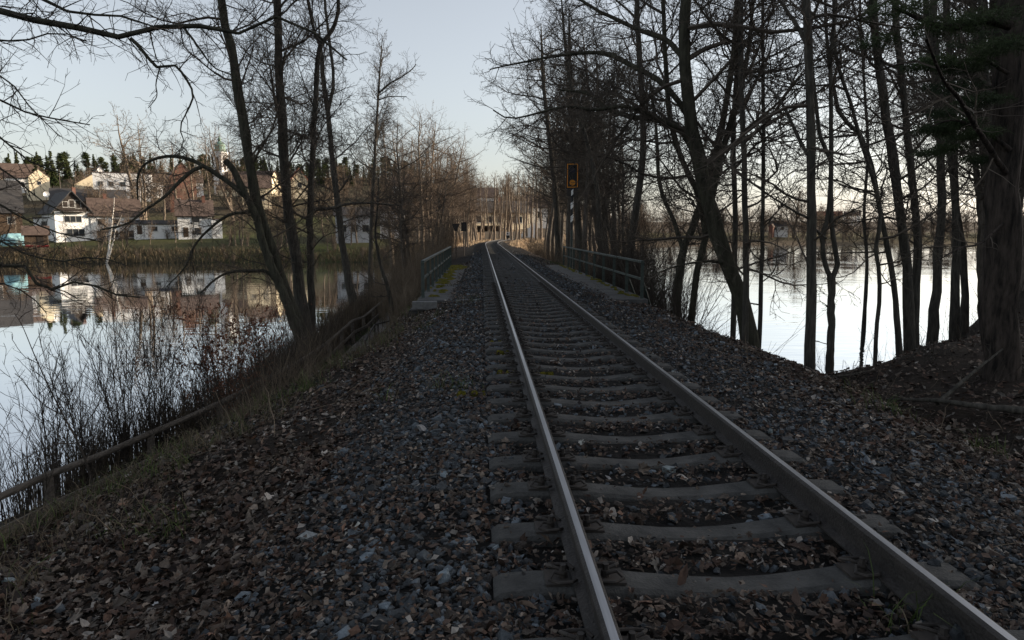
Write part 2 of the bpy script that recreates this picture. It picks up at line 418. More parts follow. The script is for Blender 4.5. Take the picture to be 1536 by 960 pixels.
def axis(fine0, fine1, step, lo, hi, g=1.16):
    a = list(np.arange(fine0, fine1 + 1e-6, step))
    s = step
    while a[-1] < hi: s *= g; a.append(a[-1] + s)
    s = step; b = []
    v = a[0]
    while v > lo: s *= g; v -= s; b.append(v)
    return np.array(b[::-1] + a)
def build_ground():
    xs = axis(-9.0, 11, .19, -2500, 2500, 1.13); ys = axis(2, 38, .27, -400, 3200, 1.10)
    X, Y = np.meshgrid(xs, ys)
    Z = ground_z(X, Y)
    nx, ny = len(xs), len(ys)
    V = np.stack([X, Y, Z], -1).reshape(-1, 3)
    i = np.arange(nx * ny).reshape(ny, nx)
    Q = np.stack([i[:-1, :-1], i[:-1, 1:], i[1:, 1:], i[1:, :-1]], -1).reshape(-1, 4)
    x, y, z = V.T
    u = x - track_x(y)
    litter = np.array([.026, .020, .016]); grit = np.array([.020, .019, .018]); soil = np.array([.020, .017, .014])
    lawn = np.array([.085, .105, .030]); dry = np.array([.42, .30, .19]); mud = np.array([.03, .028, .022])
    C = np.tile(litter, (len(V), 1))
    def blend(c, w): nonlocal C; w = np.clip(w, 0, 1)[:, None]; C = C * (1 - w) + c * w
    blend(grit, 1 - sstep((np.abs(u) - 2.3) / .8))
    blend(soil, sstep((vnoise(x, y, .8, 4) - .2) / .5) * sstep((np.abs(u) - 2.4) / 1) * .7)
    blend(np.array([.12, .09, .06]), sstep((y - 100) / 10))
    a = x / np.maximum(y, 1)
    blend(lawn, sstep((-a - .1) / .05) * sstep((y - 113) / 4) * (1 - sstep((y - 175) / 30)) * (.6 + .4 * vnoise(x, y, 7)))
    blend(lawn, sstep((-a - .1) / .05) * sstep((y - 190) / 40) * .45 * (.5 + .5 * vnoise(x, y, 16, 3)))
    blend(lawn * np.array([1.3, 1.0, 1]), .45 * sstep((a - .2) / .05) * sstep((y - 256) / 10) * (1 - sstep((y - 300) / 30)))
    blend(dry, sstep((y - 82) / 8) * (1 - sstep((y - 170) / 20)) * sstep((.09 - np.abs(a)) / .02) * sstep((np.abs(u) - 2.8) / 1) * .9)  # dry ground at the bend, its pale tone standing in for sunlight
    blend(mud, sstep((WATER + .25 - z) / .2) * (y < 200))
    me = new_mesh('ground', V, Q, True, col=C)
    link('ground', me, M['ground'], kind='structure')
build_ground()
def build_water():
    mb = MB(); mb.add([(-420, -80, WATER), (420, -80, WATER), (420, 300, WATER), (-420, 300, WATER)], [(0, 1, 2, 3)])
    mb.build('lake_water', M['water'], kind='structure')
build_water()
def build_path():
    ys = np.arange(-4, 56, .6)
    xl = rail_x(ys) + .15; cx = np.interp(ys, CR_Y, CR_X); xr = np.minimum(rail_x(ys) + 1.7, cx - .9) - .05
    V = []
    for f in np.linspace(0, 1, 6):
        x = xl + (xr - xl) * f
        V.append(np.stack([x, ys, np.maximum(ground_z(x, ys), -2.95) + .03], 1))
    V = np.stack(V, 1); ny, nx, _ = V.shape
    i = np.arange(nx * ny).reshape(ny, nx)
    Q = np.stack([i[:-1, :-1], i[:-1, 1:], i[1:, 1:], i[1:, :-1]], -1).reshape(-1, 4)
    link('footpath', new_mesh('footpath', V.reshape(-1, 3), Q), M['path'], kind='structure')
build_path()

# ------------------------------------------------------------------ railway track
GAUGE = 1.505
def track_frame(sv):
    """centre and tangent at y-parameter sv"""
    x = float(track_x(sv)); dx = max(sv - 80, 0) / 330.0
    t = Vector((dx, 1, 0)).normalized()
    return Vector((x, sv, 0)), t, Vector((t.y, -t.x, 0))
track = empty('railway_track', (0, 0, 0), 'single railway track on concrete sleepers curving away under bare trees', 'railway track')
def build_track():
    prof = [(-.062, 0), (.062, 0), (.062, .010), (.012, .026), (.009, .112), (.034, .124), (.034, .150), (.027, .159), (.017, .164), (-.017, .164), (-.027, .159), (-.034, .150),
            (-.034, .124), (-.009, .112), (-.012, .026), (-.062, .010)]
    ys = [-6, 0, 10, 25, 40, 60] + list(np.arange(76, 230, 3.0))
    for sx in (-1, 1):
        mb = MB(); n = len(prof)
        rows = []
        for y in ys:
            c, t, nrm = track_frame(y)
            rows.append([c + nrm * (sx * GAUGE / 2 + px) + Vector((0, 0, pz)) for px, pz in prof])
        V = [v for r in rows for v in r]
        for i in range(len(ys) - 1):
            for k in range(n):
                k2 = (k + 1) % n
                mb_m = 1 if k == 8 else 0
                mb.F.append((i * n + k, i * n + k2, (i + 1) * n + k2, (i + 1) * n + k)); mb.M.append(mb_m)
        mb.V = V
        mb.build('rail', [M['rust'], M['railtop']], track)
    # concrete sleeper: raised rail seats, lower waist, bevelled edges
    def sleeper_mesh(seed):
        rg = np.random.default_rng(seed)
        xs = [-1.20, -1.16, -1.0, -.90, -.62, -.50, -.2, 0, .2, .50, .62, .90, 1.0, 1.16, 1.20]
        zt = [-.035, -.008, .002, .004, .004, -.010, -.040, -.046, -.040, -.010, .004, .004, .002, -.008, -.035]
        wt = [.105, .108, .105, .10, .10, .095, .088, .085, .088, .095, .10, .10, .105, .108, .105]
        rows = []
        for x, z, w in zip(xs, zt, wt):
            j = rg.normal(0, .002, 4)
            rows.append([(x, -w - .045, z - .17), (x, -w - .008 + j[0], z - .020), (x, -w + .012 + j[1], z), (x, w - .012 + j[2], z), (x, w + .008 + j[3], z - .020), (x, w + .045, z - .17)])
        mb = MB(); n = 6
        F = []
        for i in range(len(xs) - 1):
            for k in range(n - 1): F.append((i * n + k, (i + 1) * n + k, (i + 1) * n + k + 1, i * n + k + 1))
        F.append(tuple(range(n))); F.append(tuple((len(xs) - 1) * n + k for k in reversed(range(n))))
        mb.add([v for r in rows for v in r], F)
        return mb.mesh('sleeper')
    sm = [sleeper_mesh(k) for k in range(4)]
    for m_ in sm: m_.materials.append(M['concrete'])
    # spring clip with its screw
    mb = MB()
    for s in (-1, 1):
        mb.tube([(.0, s * .02, .035), (.05, s * .03, .05), (.075, s * .075, .035), (.03, s * .095, .028), (-.035, s * .09, .030), (-.06, s * .055, .022)], .0085, 6)
    mb.tube([(0, 0, .0), (0, 0, .045)], .022, 8); mb.tube([(0, 0, .045), (0, 0, .075)], .016, 6)
    mb.box(-.03, .09, -.075, .075, -.002, .012)
    clip = mb.mesh('rail_clip'); clip.materials.append(M['iron'])
    rg = random.Random(5)
    y = 1.35; k = 0
    while y < 150:
        c, t, nrm = track_frame(y)
        o = link('sleeper', sm[k % 4], None, track, (c.x, c.y, rg.uniform(-.006, .004)), (rg.uniform(-.008, .008), rg.uniform(-.006, .006), -math.atan2(t.x, t.y) + rg.uniform(-.012, .012)))
        if y < 22:
            for sx in (-1, 1):
                for q in (-1, 1):
                    link('rail_clip', clip, None, o, (sx * GAUGE / 2 + q * .105, 0, .004), (0, 0, 0 if q > 0 else math.pi))
        y += .60; k += 1
build_track()

# ------------------------------------------------------------------ ballast stones, fallen leaves, grass
RG = np.random.default_rng(11)
def scatter(n, x0, x1, y0, y1, pw=1.0):
    """random points, denser near the camera"""
    u = RG.random(n)
    y = (y0 ** (1 - pw) + u * (y1 ** (1 - pw) - y0 ** (1 - pw))) ** (1 / (1 - pw)) if pw != 1 else y0 * (y1 / y0) ** u
    return RG.uniform(x0, x1, n), y
def in_view(x, y, z, mx=140, my=90):
    px, py, w = proj(np.stack([x, y, z], 1))
    return (px > -mx) & (px < 1536 + mx) & (py < 960 + my) & (w > .5)

PHI = (1 + 5 ** .5) / 2
ICO = norm(np.array([(-1, PHI, 0), (1, PHI, 0), (-1, -PHI, 0), (1, -PHI, 0), (0, -1, PHI), (0, 1, PHI), (0, -1, -PHI), (0, 1, -PHI), (PHI, 0, -1), (PHI, 0, 1), (-PHI, 0, -1), (-PHI, 0, 1)], float))
ICF = np.array([(0, 11, 5), (0, 5, 1), (0, 1, 7), (0, 7, 10), (0, 10, 11), (1, 5, 9), (5, 11, 4), (11, 10, 2), (10, 7, 6), (7, 1, 8), (3, 9, 4), (3, 4, 2), (3, 2, 6), (3, 6, 8), (3, 8, 9), (4, 9, 5), (2, 4, 11), (6, 2, 10), (8, 6, 7), (9, 8, 1)])
def rotmats(n, tilt=3.2):
    q = RG.normal(size=(n, 4)); q /= np.linalg.norm(q, axis=1, keepdims=True)
    w, x, y, z = q.T
    return np.stack([1 - 2 * (y * y + z * z), 2 * (x * y - z * w), 2 * (x * z + y * w), 2 * (x * y + z * w), 1 - 2 * (x * x + z * z), 2 * (y * z - x * w),
                     2 * (x * z - y * w), 2 * (y * z + x * w), 1 - 2 * (x * x + y * y)], -1).reshape(n, 3, 3)
def build_stones():
    xs, ys = [], []
    for n, x0, x1, y0, y1, pw in ((21000, -2.75, -1.0, 2.3, 24, 1.15), (9000, -1.2, 1.2, 2.3, 26, 1.1), (14000, 1.0, 3.1, 2.3, 24, 1.1), (1500, -4.6, -2.6, 2.6, 20, 1.1), (800, 3, 4.4, 3, 18, 1.0),
                                  (3600, -1.9, -1.0, 18, 60, 1.0), (3600, 1.0, 2.1, 18, 60, 1.0), (2400, -1.0, 1.0, 20, 60, 1.0)):
        a, b = scatter(n, x0, x1, y0, y1, pw); xs.append(a); ys.append(b)
    x = np.concatenate(xs); y = np.concatenate(ys)
    inner = np.abs(x) < 1.0
    # fewer stones where litter has gathered
    patch = vnoise(x, y, .9, 6) + .5 * vnoise(x, y, .35, 1)
    keep = RG.random(len(x)) < np.where(inner, .42 + .35 * patch, .80 + .45 * patch - .55 * sstep((-x - 1.9) / .7))
    z = ground_z(x, y)
    keep &= in_view(x, y, z)
    # not on top of the sleepers
    ph = np.abs(((y - 1.35 + .3) % .6) - .3)
    keep &= ~((ph < .115) & (np.abs(x) < 1.22) & (RG.random(len(x)) > .025))
    x, y, z = x[keep], y[keep], z[keep]
    n = len(x)
    s = np.clip(RG.lognormal(math.log(.023), .34, n), .010, .05) * np.where(y > 20, 1.25, 1)
    lift = s * RG.uniform(-.35, .6, n) + np.where((ph[keep] < .115) & (np.abs(x) < 1.22), .055, 0)
    base = np.array([.056, .068, .078]) * RG.lognormal(-.1, .62, (n, 1)) + np.array([.010, .003, -.003]) * RG.random((n, 1))
    brown = RG.random(n) < .2
    base[brown] = np.array([.062, .050, .041]) * RG.lognormal(0, .3, (brown.sum(), 1))
    Vs, Fs, Cs, off = [], [], [], 0
    CUB = np.array([(sx, sy, sz) for sz in (-1, 1) for sy in (-1, 1) for sx in (-1, 1)], float) * .72
    CUF = np.array([(0, 2, 3), (0, 3, 1), (4, 5, 7), (4, 7, 6), (0, 1, 5), (0, 5, 4), (2, 6, 7), (2, 7, 3), (0, 4, 6), (0, 6, 2), (1, 3, 7), (1, 7, 5)])
    for T, Fc, m in ((ICO, ICF, y < 4.4), (CUB, CUF, y >= 4.4)):
        q = m.sum(); k_ = len(T)
        V = T[None] * RG.uniform(.60, 1.22, (q, k_, 1)) + RG.normal(0, .12, (q, k_, 3))
        V = V * (s[m][:, None] * RG.uniform(.5, 1.3, (q, 3)))[:, None, :]
        V = np.einsum('nij,nkj->nki', rotmats(q), V)
        V[:, :, 2] *= .8
        V += np.stack([x[m], y[m], z[m] + lift[m]], 1)[:, None, :]
        Vs.append(V.reshape(-1, 3)); Fs.append((Fc[None] + k_ * np.arange(q)[:, None, None]).reshape(-1, 3) + off); off += q * k_
        Cs.append(np.repeat(np.clip(base[m], .010, .26), k_, 0))
    link('ballast_stones', new_mesh('ballast_stones', np.concatenate(Vs), Fs, False, col=np.concatenate(Cs)), M['stone'], kind='stuff', label='grey crushed stone ballast heaped around the sleepers', cat='ballast')
build_stones()

def leaf_templates():
    T = []
    # lobed leaf outlines (maple, oak) as a fan with a raised midrib; and a simple pointed leaf
    ang = [0, 22, 40, 62, 80, 105, 128, 150, 165]
    for radii in ([1.0, .55, .86, .42, .70, .40, .52, .30, .22], [1.0, .66, .72, .46, .60, .40, .50, .34, .2], [1.0, .80, .62, .50, .45, .42, .40, .36, .3]):
        pts = [(math.sin(R_(a)) * r, math.cos(R_(a)) * r) for a, r in zip(ang, radii)]
        out = pts + [(0, -.42)] + [(-p[0], p[1]) for p in reversed(pts[1:])]
        V = [(0, 0, 0)] + [(a, b, .22 * abs(a) + .06 * math.sin(5 * b + 3 * a)) for a, b in out]
        n = len(out)
        T.append((np.array(V), np.array([(0, 1 + (i + 1) % n, 1 + i) for i in range(n)])))
    V = np.array([(0, -.5, 0), (.32, -.1, .10), (.24, .45, .12), (0, 1, -.02), (-.24, .45, .14), (-.32, -.1, .08), (0, .2, -.03)])
    T.append((V, np.array([(6, 0, 1), (6, 1, 2), (6, 2, 3), (6, 3, 4), (6, 4, 5), (6, 5, 0)])))
    V = np.array([(-.35, -.4, .1), (.35, -.45, 0), (.4, .6, .14), (-.3, .7, .02)])
    T.append((V, np.array([(0, 1, 2), (0, 2, 3)])))
    return T
LEAF_T = leaf_templates()
def build_leaves():
    xs, ys = [], []
    spec = ((21000, -5.9, -2.5, 2.6, 22, 1.3, 1.0), (13000, -2.8, -1.1, 2.4, 22, 1.2, .62), (16000, -1.15, 1.15, 2.3, 24, 1.25, .55), (2200, -1.1, 1.1, 2.3, 20, 1.25, 1.0), (11000, 1.0, 2.7, 2.4, 20, 1.1, .62), (14000, 2.3, 5.2, 3.2, 24, 1.15, 1.0),
            (14000, 4.4, 15, 6, 24, 1.2, 1.3), (3000, -3.6, -1.7, 14, 40, 1.0, 1.0), (3000, 1.8, 4.0, 16, 60, 1.0, 1.0), (9000, 2.2, 22, 80, 150, 1.0, 2.2), (2500, -9, -3, 80, 130, 1.0, 2.2), (2000, -8.5, -6, 7, 24, 1, 1))
    sc = []
    for n, x0, x1, y0, y1, pw, k in spec:
        a, b = scatter(n, x0, x1, y0, y1, pw); xs.append(a); ys.append(b); sc.append(np.full(n, k))
    x = np.concatenate(xs); y = np.concatenate(ys); sc = np.concatenate(sc)
    u = np.abs(x)
    patch = .5 + .8 * vnoise(x, y, .7, 9) + .4 * vnoise(x, y, .3, 2)
    keep = (RG.random(len(x)) < np.where((u > 2.9) | (x < -2.0), .75 + patch, np.where(u > 1.4, .35 + patch * .7, .55 + patch * .6)))
    z = ground_z(x, y)
    keep &= in_view(x, y, z) & (z > WATER + .1)
    ph = np.abs(((y - 1.35 + .3) % .6) - .3)
    onsl = (ph < .125) & (u < 1.22)
    keep &= ~(onsl & (RG.random(len(x)) > .06)) & ~(np.abs(u - GAUGE / 2) < .06)
    x, y, z, sc, onsl = x[keep], y[keep], z[keep], sc[keep], onsl[keep]
    n = len(x)
    s = np.clip(RG.lognormal(math.log(.040), .34, n), .018, .085) * sc
    near = y < 6.5
    kind = np.where(sc < .7, np.where(y < 6, RG.choice([3, 4], n), 4), np.where(near, RG.choice(4, n, p=[.25, .25, .25, .25]), np.where(y < 13, RG.choice([2, 3, 4], n, p=[.12, .44, .44]), 4)))
    e = .02
    gx = (ground_z(x + e, y) - ground_z(x - e, y)) / (2 * e); gy = (ground_z(x, y + e) - ground_z(x, y - e)) / (2 * e)
    N0 = norm(np.stack([-gx, -gy, np.ones(n)], 1) + RG.normal(0, .45, (n, 3)))
    a = norm(np.cross(N0, norm(RG.normal(size=(n, 3))))); b = np.cross(N0, a)
    pal = np.array([(.092, .066, .050), (.072, .042, .029), (.050, .032, .024), (.125, .100, .080), (.034, .025, .021), (.20, .18, .16)])
    ci = RG.choice(6, n, p=[.22, .20, .17, .22, .10, .09])
    colr = pal[ci] * RG.lognormal(-.08, .42, (n, 1))
    colr[y > 78] = np.array([.38, .26, .17]) * RG.lognormal(0, .25, ((y > 78).sum(), 1))  # leaves at the bend tinted paler to mimic sunlight on them
    lift = np.where(onsl, .05, RG.uniform(.004, .035, n) + np.where(np.abs(x) < 2.4, .018, 0))
    parts, cols = [], []; off = 0; Vs, Fs, Cs = [], [], []
    for k, (T, Fc) in enumerate(LEAF_T):
        m = kind == k; q = m.sum()
        if not q: continue
        t = T[None] * np.concatenate([RG.uniform(.75, 1.2, (q, 1, 2)), RG.uniform(-.6, 2.6, (q, 1, 1))], 2)
        t = t + RG.normal(0, .05, t.shape)
        t = t * s[m][:, None, None]
        V = t[:, :, 0:1] * a[m][:, None] + t[:, :, 1:2] * b[m][:, None] + t[:, :, 2:3] * N0[m][:, None]
        V += np.stack([x[m], y[m], z[m] + lift[m]], 1)[:, None]
        Vs.append(V.reshape(-1, 3)); Fs.append((Fc[None] + len(T) * np.arange(q)[:, None, None]).reshape(-1, 3) + off); off += V.shape[0] * V.shape[1]
        Cs.append(np.repeat(colr[m], len(T), 0))
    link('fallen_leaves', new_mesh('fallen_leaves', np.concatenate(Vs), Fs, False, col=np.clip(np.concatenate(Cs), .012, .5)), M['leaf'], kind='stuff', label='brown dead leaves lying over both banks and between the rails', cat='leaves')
build_leaves()

def blades(x, y, z, h, w, lean, col, name, label, cat, matl):
    n = len(x)
    az = RG.uniform(0, 2 * np.pi, n); fa = az + RG.normal(0, .6, n) + np.pi / 2
    d = np.stack([np.cos(az), np.sin(az), np.zeros(n)], 1); wv = np.stack([np.cos(fa), np.sin(fa), np.zeros(n)], 1)
    p0 = np.stack([x, y, z - .01], 1)
    L = []
    for k, (f, g, ww) in enumerate(((0, 0, 1), (.45, .18, .85), (.8, .55, .6), (1, 1, .08))):
        c = p0 + np.array([0, 0, 1.0]) * (h * f * (1 - .35 * lean * g))[:, None] + d * (h * lean * g)[:, None]
        L += [c - wv * (w * ww / 2)[:, None], c + wv * (w * ww / 2)[:, None]]
    V = np.stack(L, 1); i = 8 * np.arange(n)[:, None]
    Q = np.concatenate([i + np.array([[2 * k, 2 * k + 1, 2 * k + 3, 2 * k + 2]]) for k in range(3)])
    link(name, new_mesh(name, V.reshape(-1, 3), Q, False, col=np.repeat(col, 8, 0)), matl, kind='stuff', label=label, cat=cat)
def build_grass():
    xs, ys, cs = [], [], []
    def tuft(cx, cy, n, r, green):
        xs.append(RG.normal(cx, r, n)); ys.append(RG.normal(cy, r, n))
        c = np.where(RG.random((n, 1)) < green, np.array([[.060, .085, .025]]), np.array([[.105, .085, .058]])) * RG.lognormal(0, .25, (n, 1)); cs.append(c)
    for k in range(330):
        y = float(3.2 * (24 / 3.2) ** RG.random()); cx = float(np.interp(y, CR_Y, CR_X))
        tuft(cx + RG.normal(-.1, .6), y, int(RG.integers(16, 60)), RG.uniform(.05, .2), RG.choice([.08, .25, .6], p=[.6, .25, .15]))
    for px, py, z, n, r, g in ((455, 580, -.6, 150, .16, .95), (200, 770, -1.1, 120, .16, .75), (640, 500, -.35, 50, .15, .8), (700, 455, -.1, 40, .2, .6),
                               (1330, 625, -.45, 60, .14, .9), (1300, 600, -.45, 40, .14, .7), (1480, 700, -.5, 45, .12, .9), (840, 390, -.1, 120, .5, .9), (1355, 940, -.06, 25, .08, .9),
                               (250, 905, -1.1, 60, .12, .7), (690, 585, -.08, 36, .10, .9), (655, 585, -.1, 30, .08, .6), (575, 600, -.2, 26, .10, .6)):
        p = at_z(px, py, z); tuft(p[0], p[1], n, r, g)
    for k in range(46):       # grass verge beside the footpath
        y = RG.uniform(20, 52); tuft(rail_x(y) + RG.uniform(-.1, .35), y, 40, .2, .75)
    for k in range(60):
        y = RG.uniform(8, 30); tuft(rail_x(y) + RG.uniform(-1.6, -.2), y, 30, .25, .1)
    x, y, c = np.concatenate(xs), np.concatenate(ys), np.concatenate(cs)
    z = ground_z(x, y); k = z > WATER + .05; x, y, z, c = x[k], y[k], z[k], c[k]
    n = len(x)
    blades(x, y, z, RG.uniform(.08, .30, n), np.where(y > 18, .012, .006) * RG.uniform(.7, 1.4, n), RG.uniform(.2, 1.3, n), c, 'grass', 'straw coloured and green grass tufts along the bank edges', 'grass', M['grass'])
    # dead stems and thin fallen twigs on the banks
    P, Rr = [], []
    for k in range(420):
        left = RG.random() < .6
        y = float(3 * (26 / 3) ** RG.random())
        x = float(np.interp(y, CR_Y, CR_X)) + RG.normal(.2, .9) if left else RG.uniform(2.0, 10)
        z = gz(x, y)
        if z < WATER + .2: continue
        up = RG.random() < .35
        L = RG.uniform(.25, .9); az = RG.uniform(0, 6.28)
        d = np.array([math.cos(az), math.sin(az), 0])
        t = np.linspace(0, 1, 5)[:, None]
        pts = np.array([x, y, z + .02]) + d * L * t * (.5 if up else 1) + np.array([0, 0, 1]) * ((L * t * .9 - .3 * L * t ** 2) if up else .04 * np.sin(3.1 * t)) + RG.normal(0, .012, (5, 3))
        if not up: pts[:, 2] = ground_z(pts[:, 0], pts[:, 1]) + .025 + .03 * np.sin(3.1 * t[:, 0])
        P.append(pts); Rr.append(np.linspace(1, .4, 5) * RG.uniform(.002, .006))
    V, Q = tubes(np.array(P), np.array(Rr), 4)
    link('fallen_twigs', new_mesh('fallen_twigs', V, Q), M['stem'], kind='stuff', label='thin dead twigs and dry stems scattered on the banks', cat='twigs')
build_grass()
def build_moss():
    mb = MB(); rg = random.Random(3)
    def pad(x, y, z, rx, ry, h):
        n = 9; V = [(x, y, z + h)]; 
        for ring, f in ((1, .55), (2, 1.0)):
            for k in range(n):
                a = 2 * math.pi * k / n; q = f * rg.uniform(.8, 1.2)
                V.append((x + rx * q * math.cos(a), y + ry * q * math.sin(a), z + (h * rg.uniform(.6, 1) if ring == 1 else -.02)))
        Fs = [(0, 1 + k, 1 + (k + 1) % n) for k in range(n)] + [(1 + k, 1 + n + k, 1 + n + (k + 1) % n, 1 + (k + 1) % n) for k in range(n)]
        mb.add(V, Fs)
    for k in range(70): pad(-2.62 + rg.gauss(0, .10), rg.uniform(19, 36), -.125, rg.uniform(.05, .2), rg.uniform(.08, .4), .03)
    for k in range(26): pad(-2.2 + rg.gauss(0, .4), rg.uniform(32, 36.5), -.125, rg.uniform(.1, .3), rg.uniform(.1, .4), .03)
    for k in range(50): pad(3.0 + rg.gauss(0, .06), rg.uniform(19, 37), -.125, rg.uniform(.04, .12), rg.uniform(.08, .35), .03)
    for px, py in ((765, 557), (775, 573), (812, 560), (756, 527), (745, 512), (1003, 597), (705, 588)):
        p = at_z(px, py, -.01)
        for j in range(4): pad(p[0] + rg.gauss(0, .07), p[1] + rg.gauss(0, .03), -.03, rg.uniform(.03, .08), rg.uniform(.03, .05), .035)
    mb.build('moss', M['moss'], kind='stuff', smooth=True, label='yellow green moss on the walkway edges and sleepers', cat='moss')
build_moss()

# ------------------------------------------------------------------ bridge with railings
def build_bridge():
    br = empty('railway_bridge', (0, 27.3, -.14), 'short railway bridge with a concrete walkway on both sides of the track', 'bridge')
    Z0 = .14
    def q(y): return y - 27.3
    for x0, x1 in ((-2.98, -1.75), (1.95, 3.26)):
        ys = np.linspace(18.2, 36.8, 7)
        for a, b in zip(ys[:-1], ys[1:]):
            MB().box(x0, x1, q(a) + .012, q(b) - .012, -.25, 0, bev=.015).build('walkway_slab', M['walk'], br)
    MB().box(-2.9, -2.55, q(18.4), q(36.6), -1.0, -.255).build('edge_girder', M['green_paint'], br)
    MB().box(2.85, 3.18, q(18.4), q(36.6), -1.0, -.255).build('edge_girder', M['green_paint'], br)
    MB().box(-3.1, 3.35, q(17.4), q(18.15), -2.9, -.16, bev=.02).build('abutment', M['concrete'], br)
    MB().box(-3.1, 3.35, q(36.85), q(37.6), -2.9, -.16, bev=.02).build('abutment', M['concrete'], br)
    def railing(x, y0, y1, label):
        r = empty('bridge_railing', (x, y0, -.14), label, 'railing', 'green steel railings on the bridge')
        Ln = y1 - y0
        MB().box(-.045, .045, -.05, Ln + .05, .97, 1.03, bev=.01).build('top_rail', M['green_paint'], r)
        MB().box(-.022, .022, 0, Ln, .50, .56).build('middle_rail', M['green_paint'], r)
        n = 10
        pm = None
        for k in range(n):
            if pm is None:
                mb = MB()
                mb.box(-.045, .045, -.035, -.025, 0, .968); mb.box(-.008, .008, -.0245, .045, 0, .967); mb.box(-.07, .07, -.06, .06, -.02, .008)
                pm = mb.mesh('post'); pm.materials.append(M['green_paint'])
            link('post', pm, None, r, (0, Ln * k / (n - 1), 0))
        return r, Ln
    railing(-2.86, 18.9, 36.2, 'green steel railing on the walkway beside the path and thicket')
    r, Ln = railing(3.12, 18.4, 36.2, 'green steel railing on the walkway next to the signal mast')
    MB().bar((.05, .05, .42), (.55, .9, -.55), .06, .06).build('brace', M['green_paint'], r)
    MB().bar((.05, 1.95, .42), (.6, 2.8, -.55), .06, .06).build('brace', M['green_paint'], r)
build_bridge()
for px, py, w, lab in ((637, 454, .62, 'pale flat concrete block at the foot of the railing'), (697, 452, .42, 'small broken white slab lying at the walkway end')):
    p = at_z(px, py, -.10)
    mb = MB(); mb.box(-w / 2, w / 2, -.10, .10, -.14, .035, bev=.012)
    if w < .5: mb.box(w / 2 + .01, w / 2 + .16, -.10, .09, -.12, .045, bev=.01)
    mb.build('concrete_block', M['pale_stone'], loc=(p[0], p[1], p[2]), rot=(0, 0, .05), label=lab, cat='concrete block')

# ------------------------------------------------------------------ signal and line signs
def build_signal():
    p = at(857, 400, 34.6); z0 = -.3
    s = empty('railway_signal', (p[0], p[1], z0), 'black signal with orange frame and orange disc on a striped mast behind the railing', 'signal')
    MB().tube([(0, 0, -.5), (0, 0, 2.05)], .065, 10).build('lower_mast', M['green_paint'], s)
    # upper mast with slanting black and white bands
    n = 12; z = 2.05; k = 0
    hts = [.42, .30, .36, .30, .34, .26]
    for h in hts:
        V = []
        for zz in (z, z + h):
            for i in range(n):
                a = 2 * math.pi * i / n
                V.append((.066 * math.cos(a), .066 * math.sin(a), zz + .06 * math.cos(a)))
        MB().add(V, [(i, (i + 1) % n, n + (i + 1) % n, n + i) for i in range(n)]).build('mast_band', M['black'] if k % 2 == 0 else M['white_paint'], s)
        z += h; k += 1
    zb = z + .05; w, hh = .33, .64
    mb = MB(); mb.box(-w, w, -.06, .06, zb, zb + 2 * hh, bev=.015); mb.build('signal_board', M['black'], s)
    o = .055; fw = .045
    mb = MB()
    for a in ((-w + o, -w + o + fw, zb + o, zb + 2 * hh - o), (w - o - fw, w - o, zb + o, zb + 2 * hh - o)): mb.box(a[0], a[1], -.072, -.058, a[2], a[3])
    mb.box(-w + o + fw, w - o - fw, -.072, -.058, zb + o, zb + o + fw); mb.box(-w + o + fw, w - o - fw, -.072, -.058, zb + 2 * hh - o - fw, zb + 2 * hh - o)
    mb.build('orange_border', M['orange'], s)
    mb = MB(); mb.tube([(0, -.055, zb + .30), (0, -.085, zb + .30)], .145, 24); mb.build('orange_disc', M['orange'], s)
    mb = MB(); mb.tube([(0, -.055, zb + .94), (0, -.08, zb + .94)], .15, 24); mb.build('lamp_lens', M['lens'], s)
    mb = MB(); nn = 12
    V = [(.17 * math.cos(math.pi * i / nn), y, zb + .95 + .17 * math.sin(math.pi * i / nn)) for y in (-.06, -.26) for i in range(nn + 1)]
    V += [(.155 * math.cos(math.pi * i / nn), y, zb + .95 + .155 * math.sin(math.pi * i / nn)) for y in (-.06, -.26) for i in range(nn + 1)]
    Fs = []
    for i in range(nn):
        Fs += [(i, i + 1, nn + 2 + i, nn + 1 + i), (2 * nn + 2 + i + 1, 2 * nn + 2 + i, 3 * nn + 3 + i, 3 * nn + 4 + i), (nn + 1 + i, nn + 2 + i, 3 * nn + 4 + i, 3 * nn + 3 + i)]
    mb.add(V, Fs); mb.build('lamp_hood', M['black'], s)
    MB().box(-.26, .26, -.04, .04, zb - .38, zb - .02, bev=.01).build('equipment_plate', M['iron'], s)
build_signal()
def sign(name, px, py0, pyb, Y, label, cat, wpx, hpx, shape, mt):
    p = at(px, pyb, Y); b = gz(p[0], p[1]); k = Y / F
    top = at(px, py0, Y)[2]
    e = empty(name, (p[0], p[1], b), label, cat)
    MB().tube([(0, .04, -.4), (0, .04, top - b - .02)], .035, 8).build('post', M['iron'], e)
    w, h = wpx * k / 2, hpx * k
    t = top - b
    mb = MB()
    if shape == 'tri':
        V = [(-w, -.01, t), (w, -.01, t), (w * .25, -.01, t - h), (-w * .25, -.01, t - h), (-w, .012, t), (w, .012, t), (w * .25, .012, t - h), (-w * .25, .012, t - h)]
        mb.add(V, [(3, 2, 1, 0), (4, 5, 6, 7), (0, 1, 5, 4), (1, 2, 6, 5), (2, 3, 7, 6), (3, 0, 4, 7)])
        mb.build('board', mt[0], e)
    elif shape == 'two':
        mb.box(-w, w, -.01, .012, t - h * .55, t, bev=.004); mb.build('number_plate', mt[0], e)
        MB().box(-w * .9, w * .9, -.012, .014, t - h, t - h * .57).build('lower_plate', mt[1], e)
        MB().box(-w * .55, w * .2, -.0145, -.0105, t - h * .40, t - h * .14).build('printed_mark', mt[1], e)
    else:
        mb.box(-w, w, -.012, .015, t - h, t, bev=.006); mb.build('board', mt[0], e)
        MB().box(-w * .75, w * .75, -.02, -.0125, t - h * .9, t - h * .1).build('inner_panel', M['iron'], e)
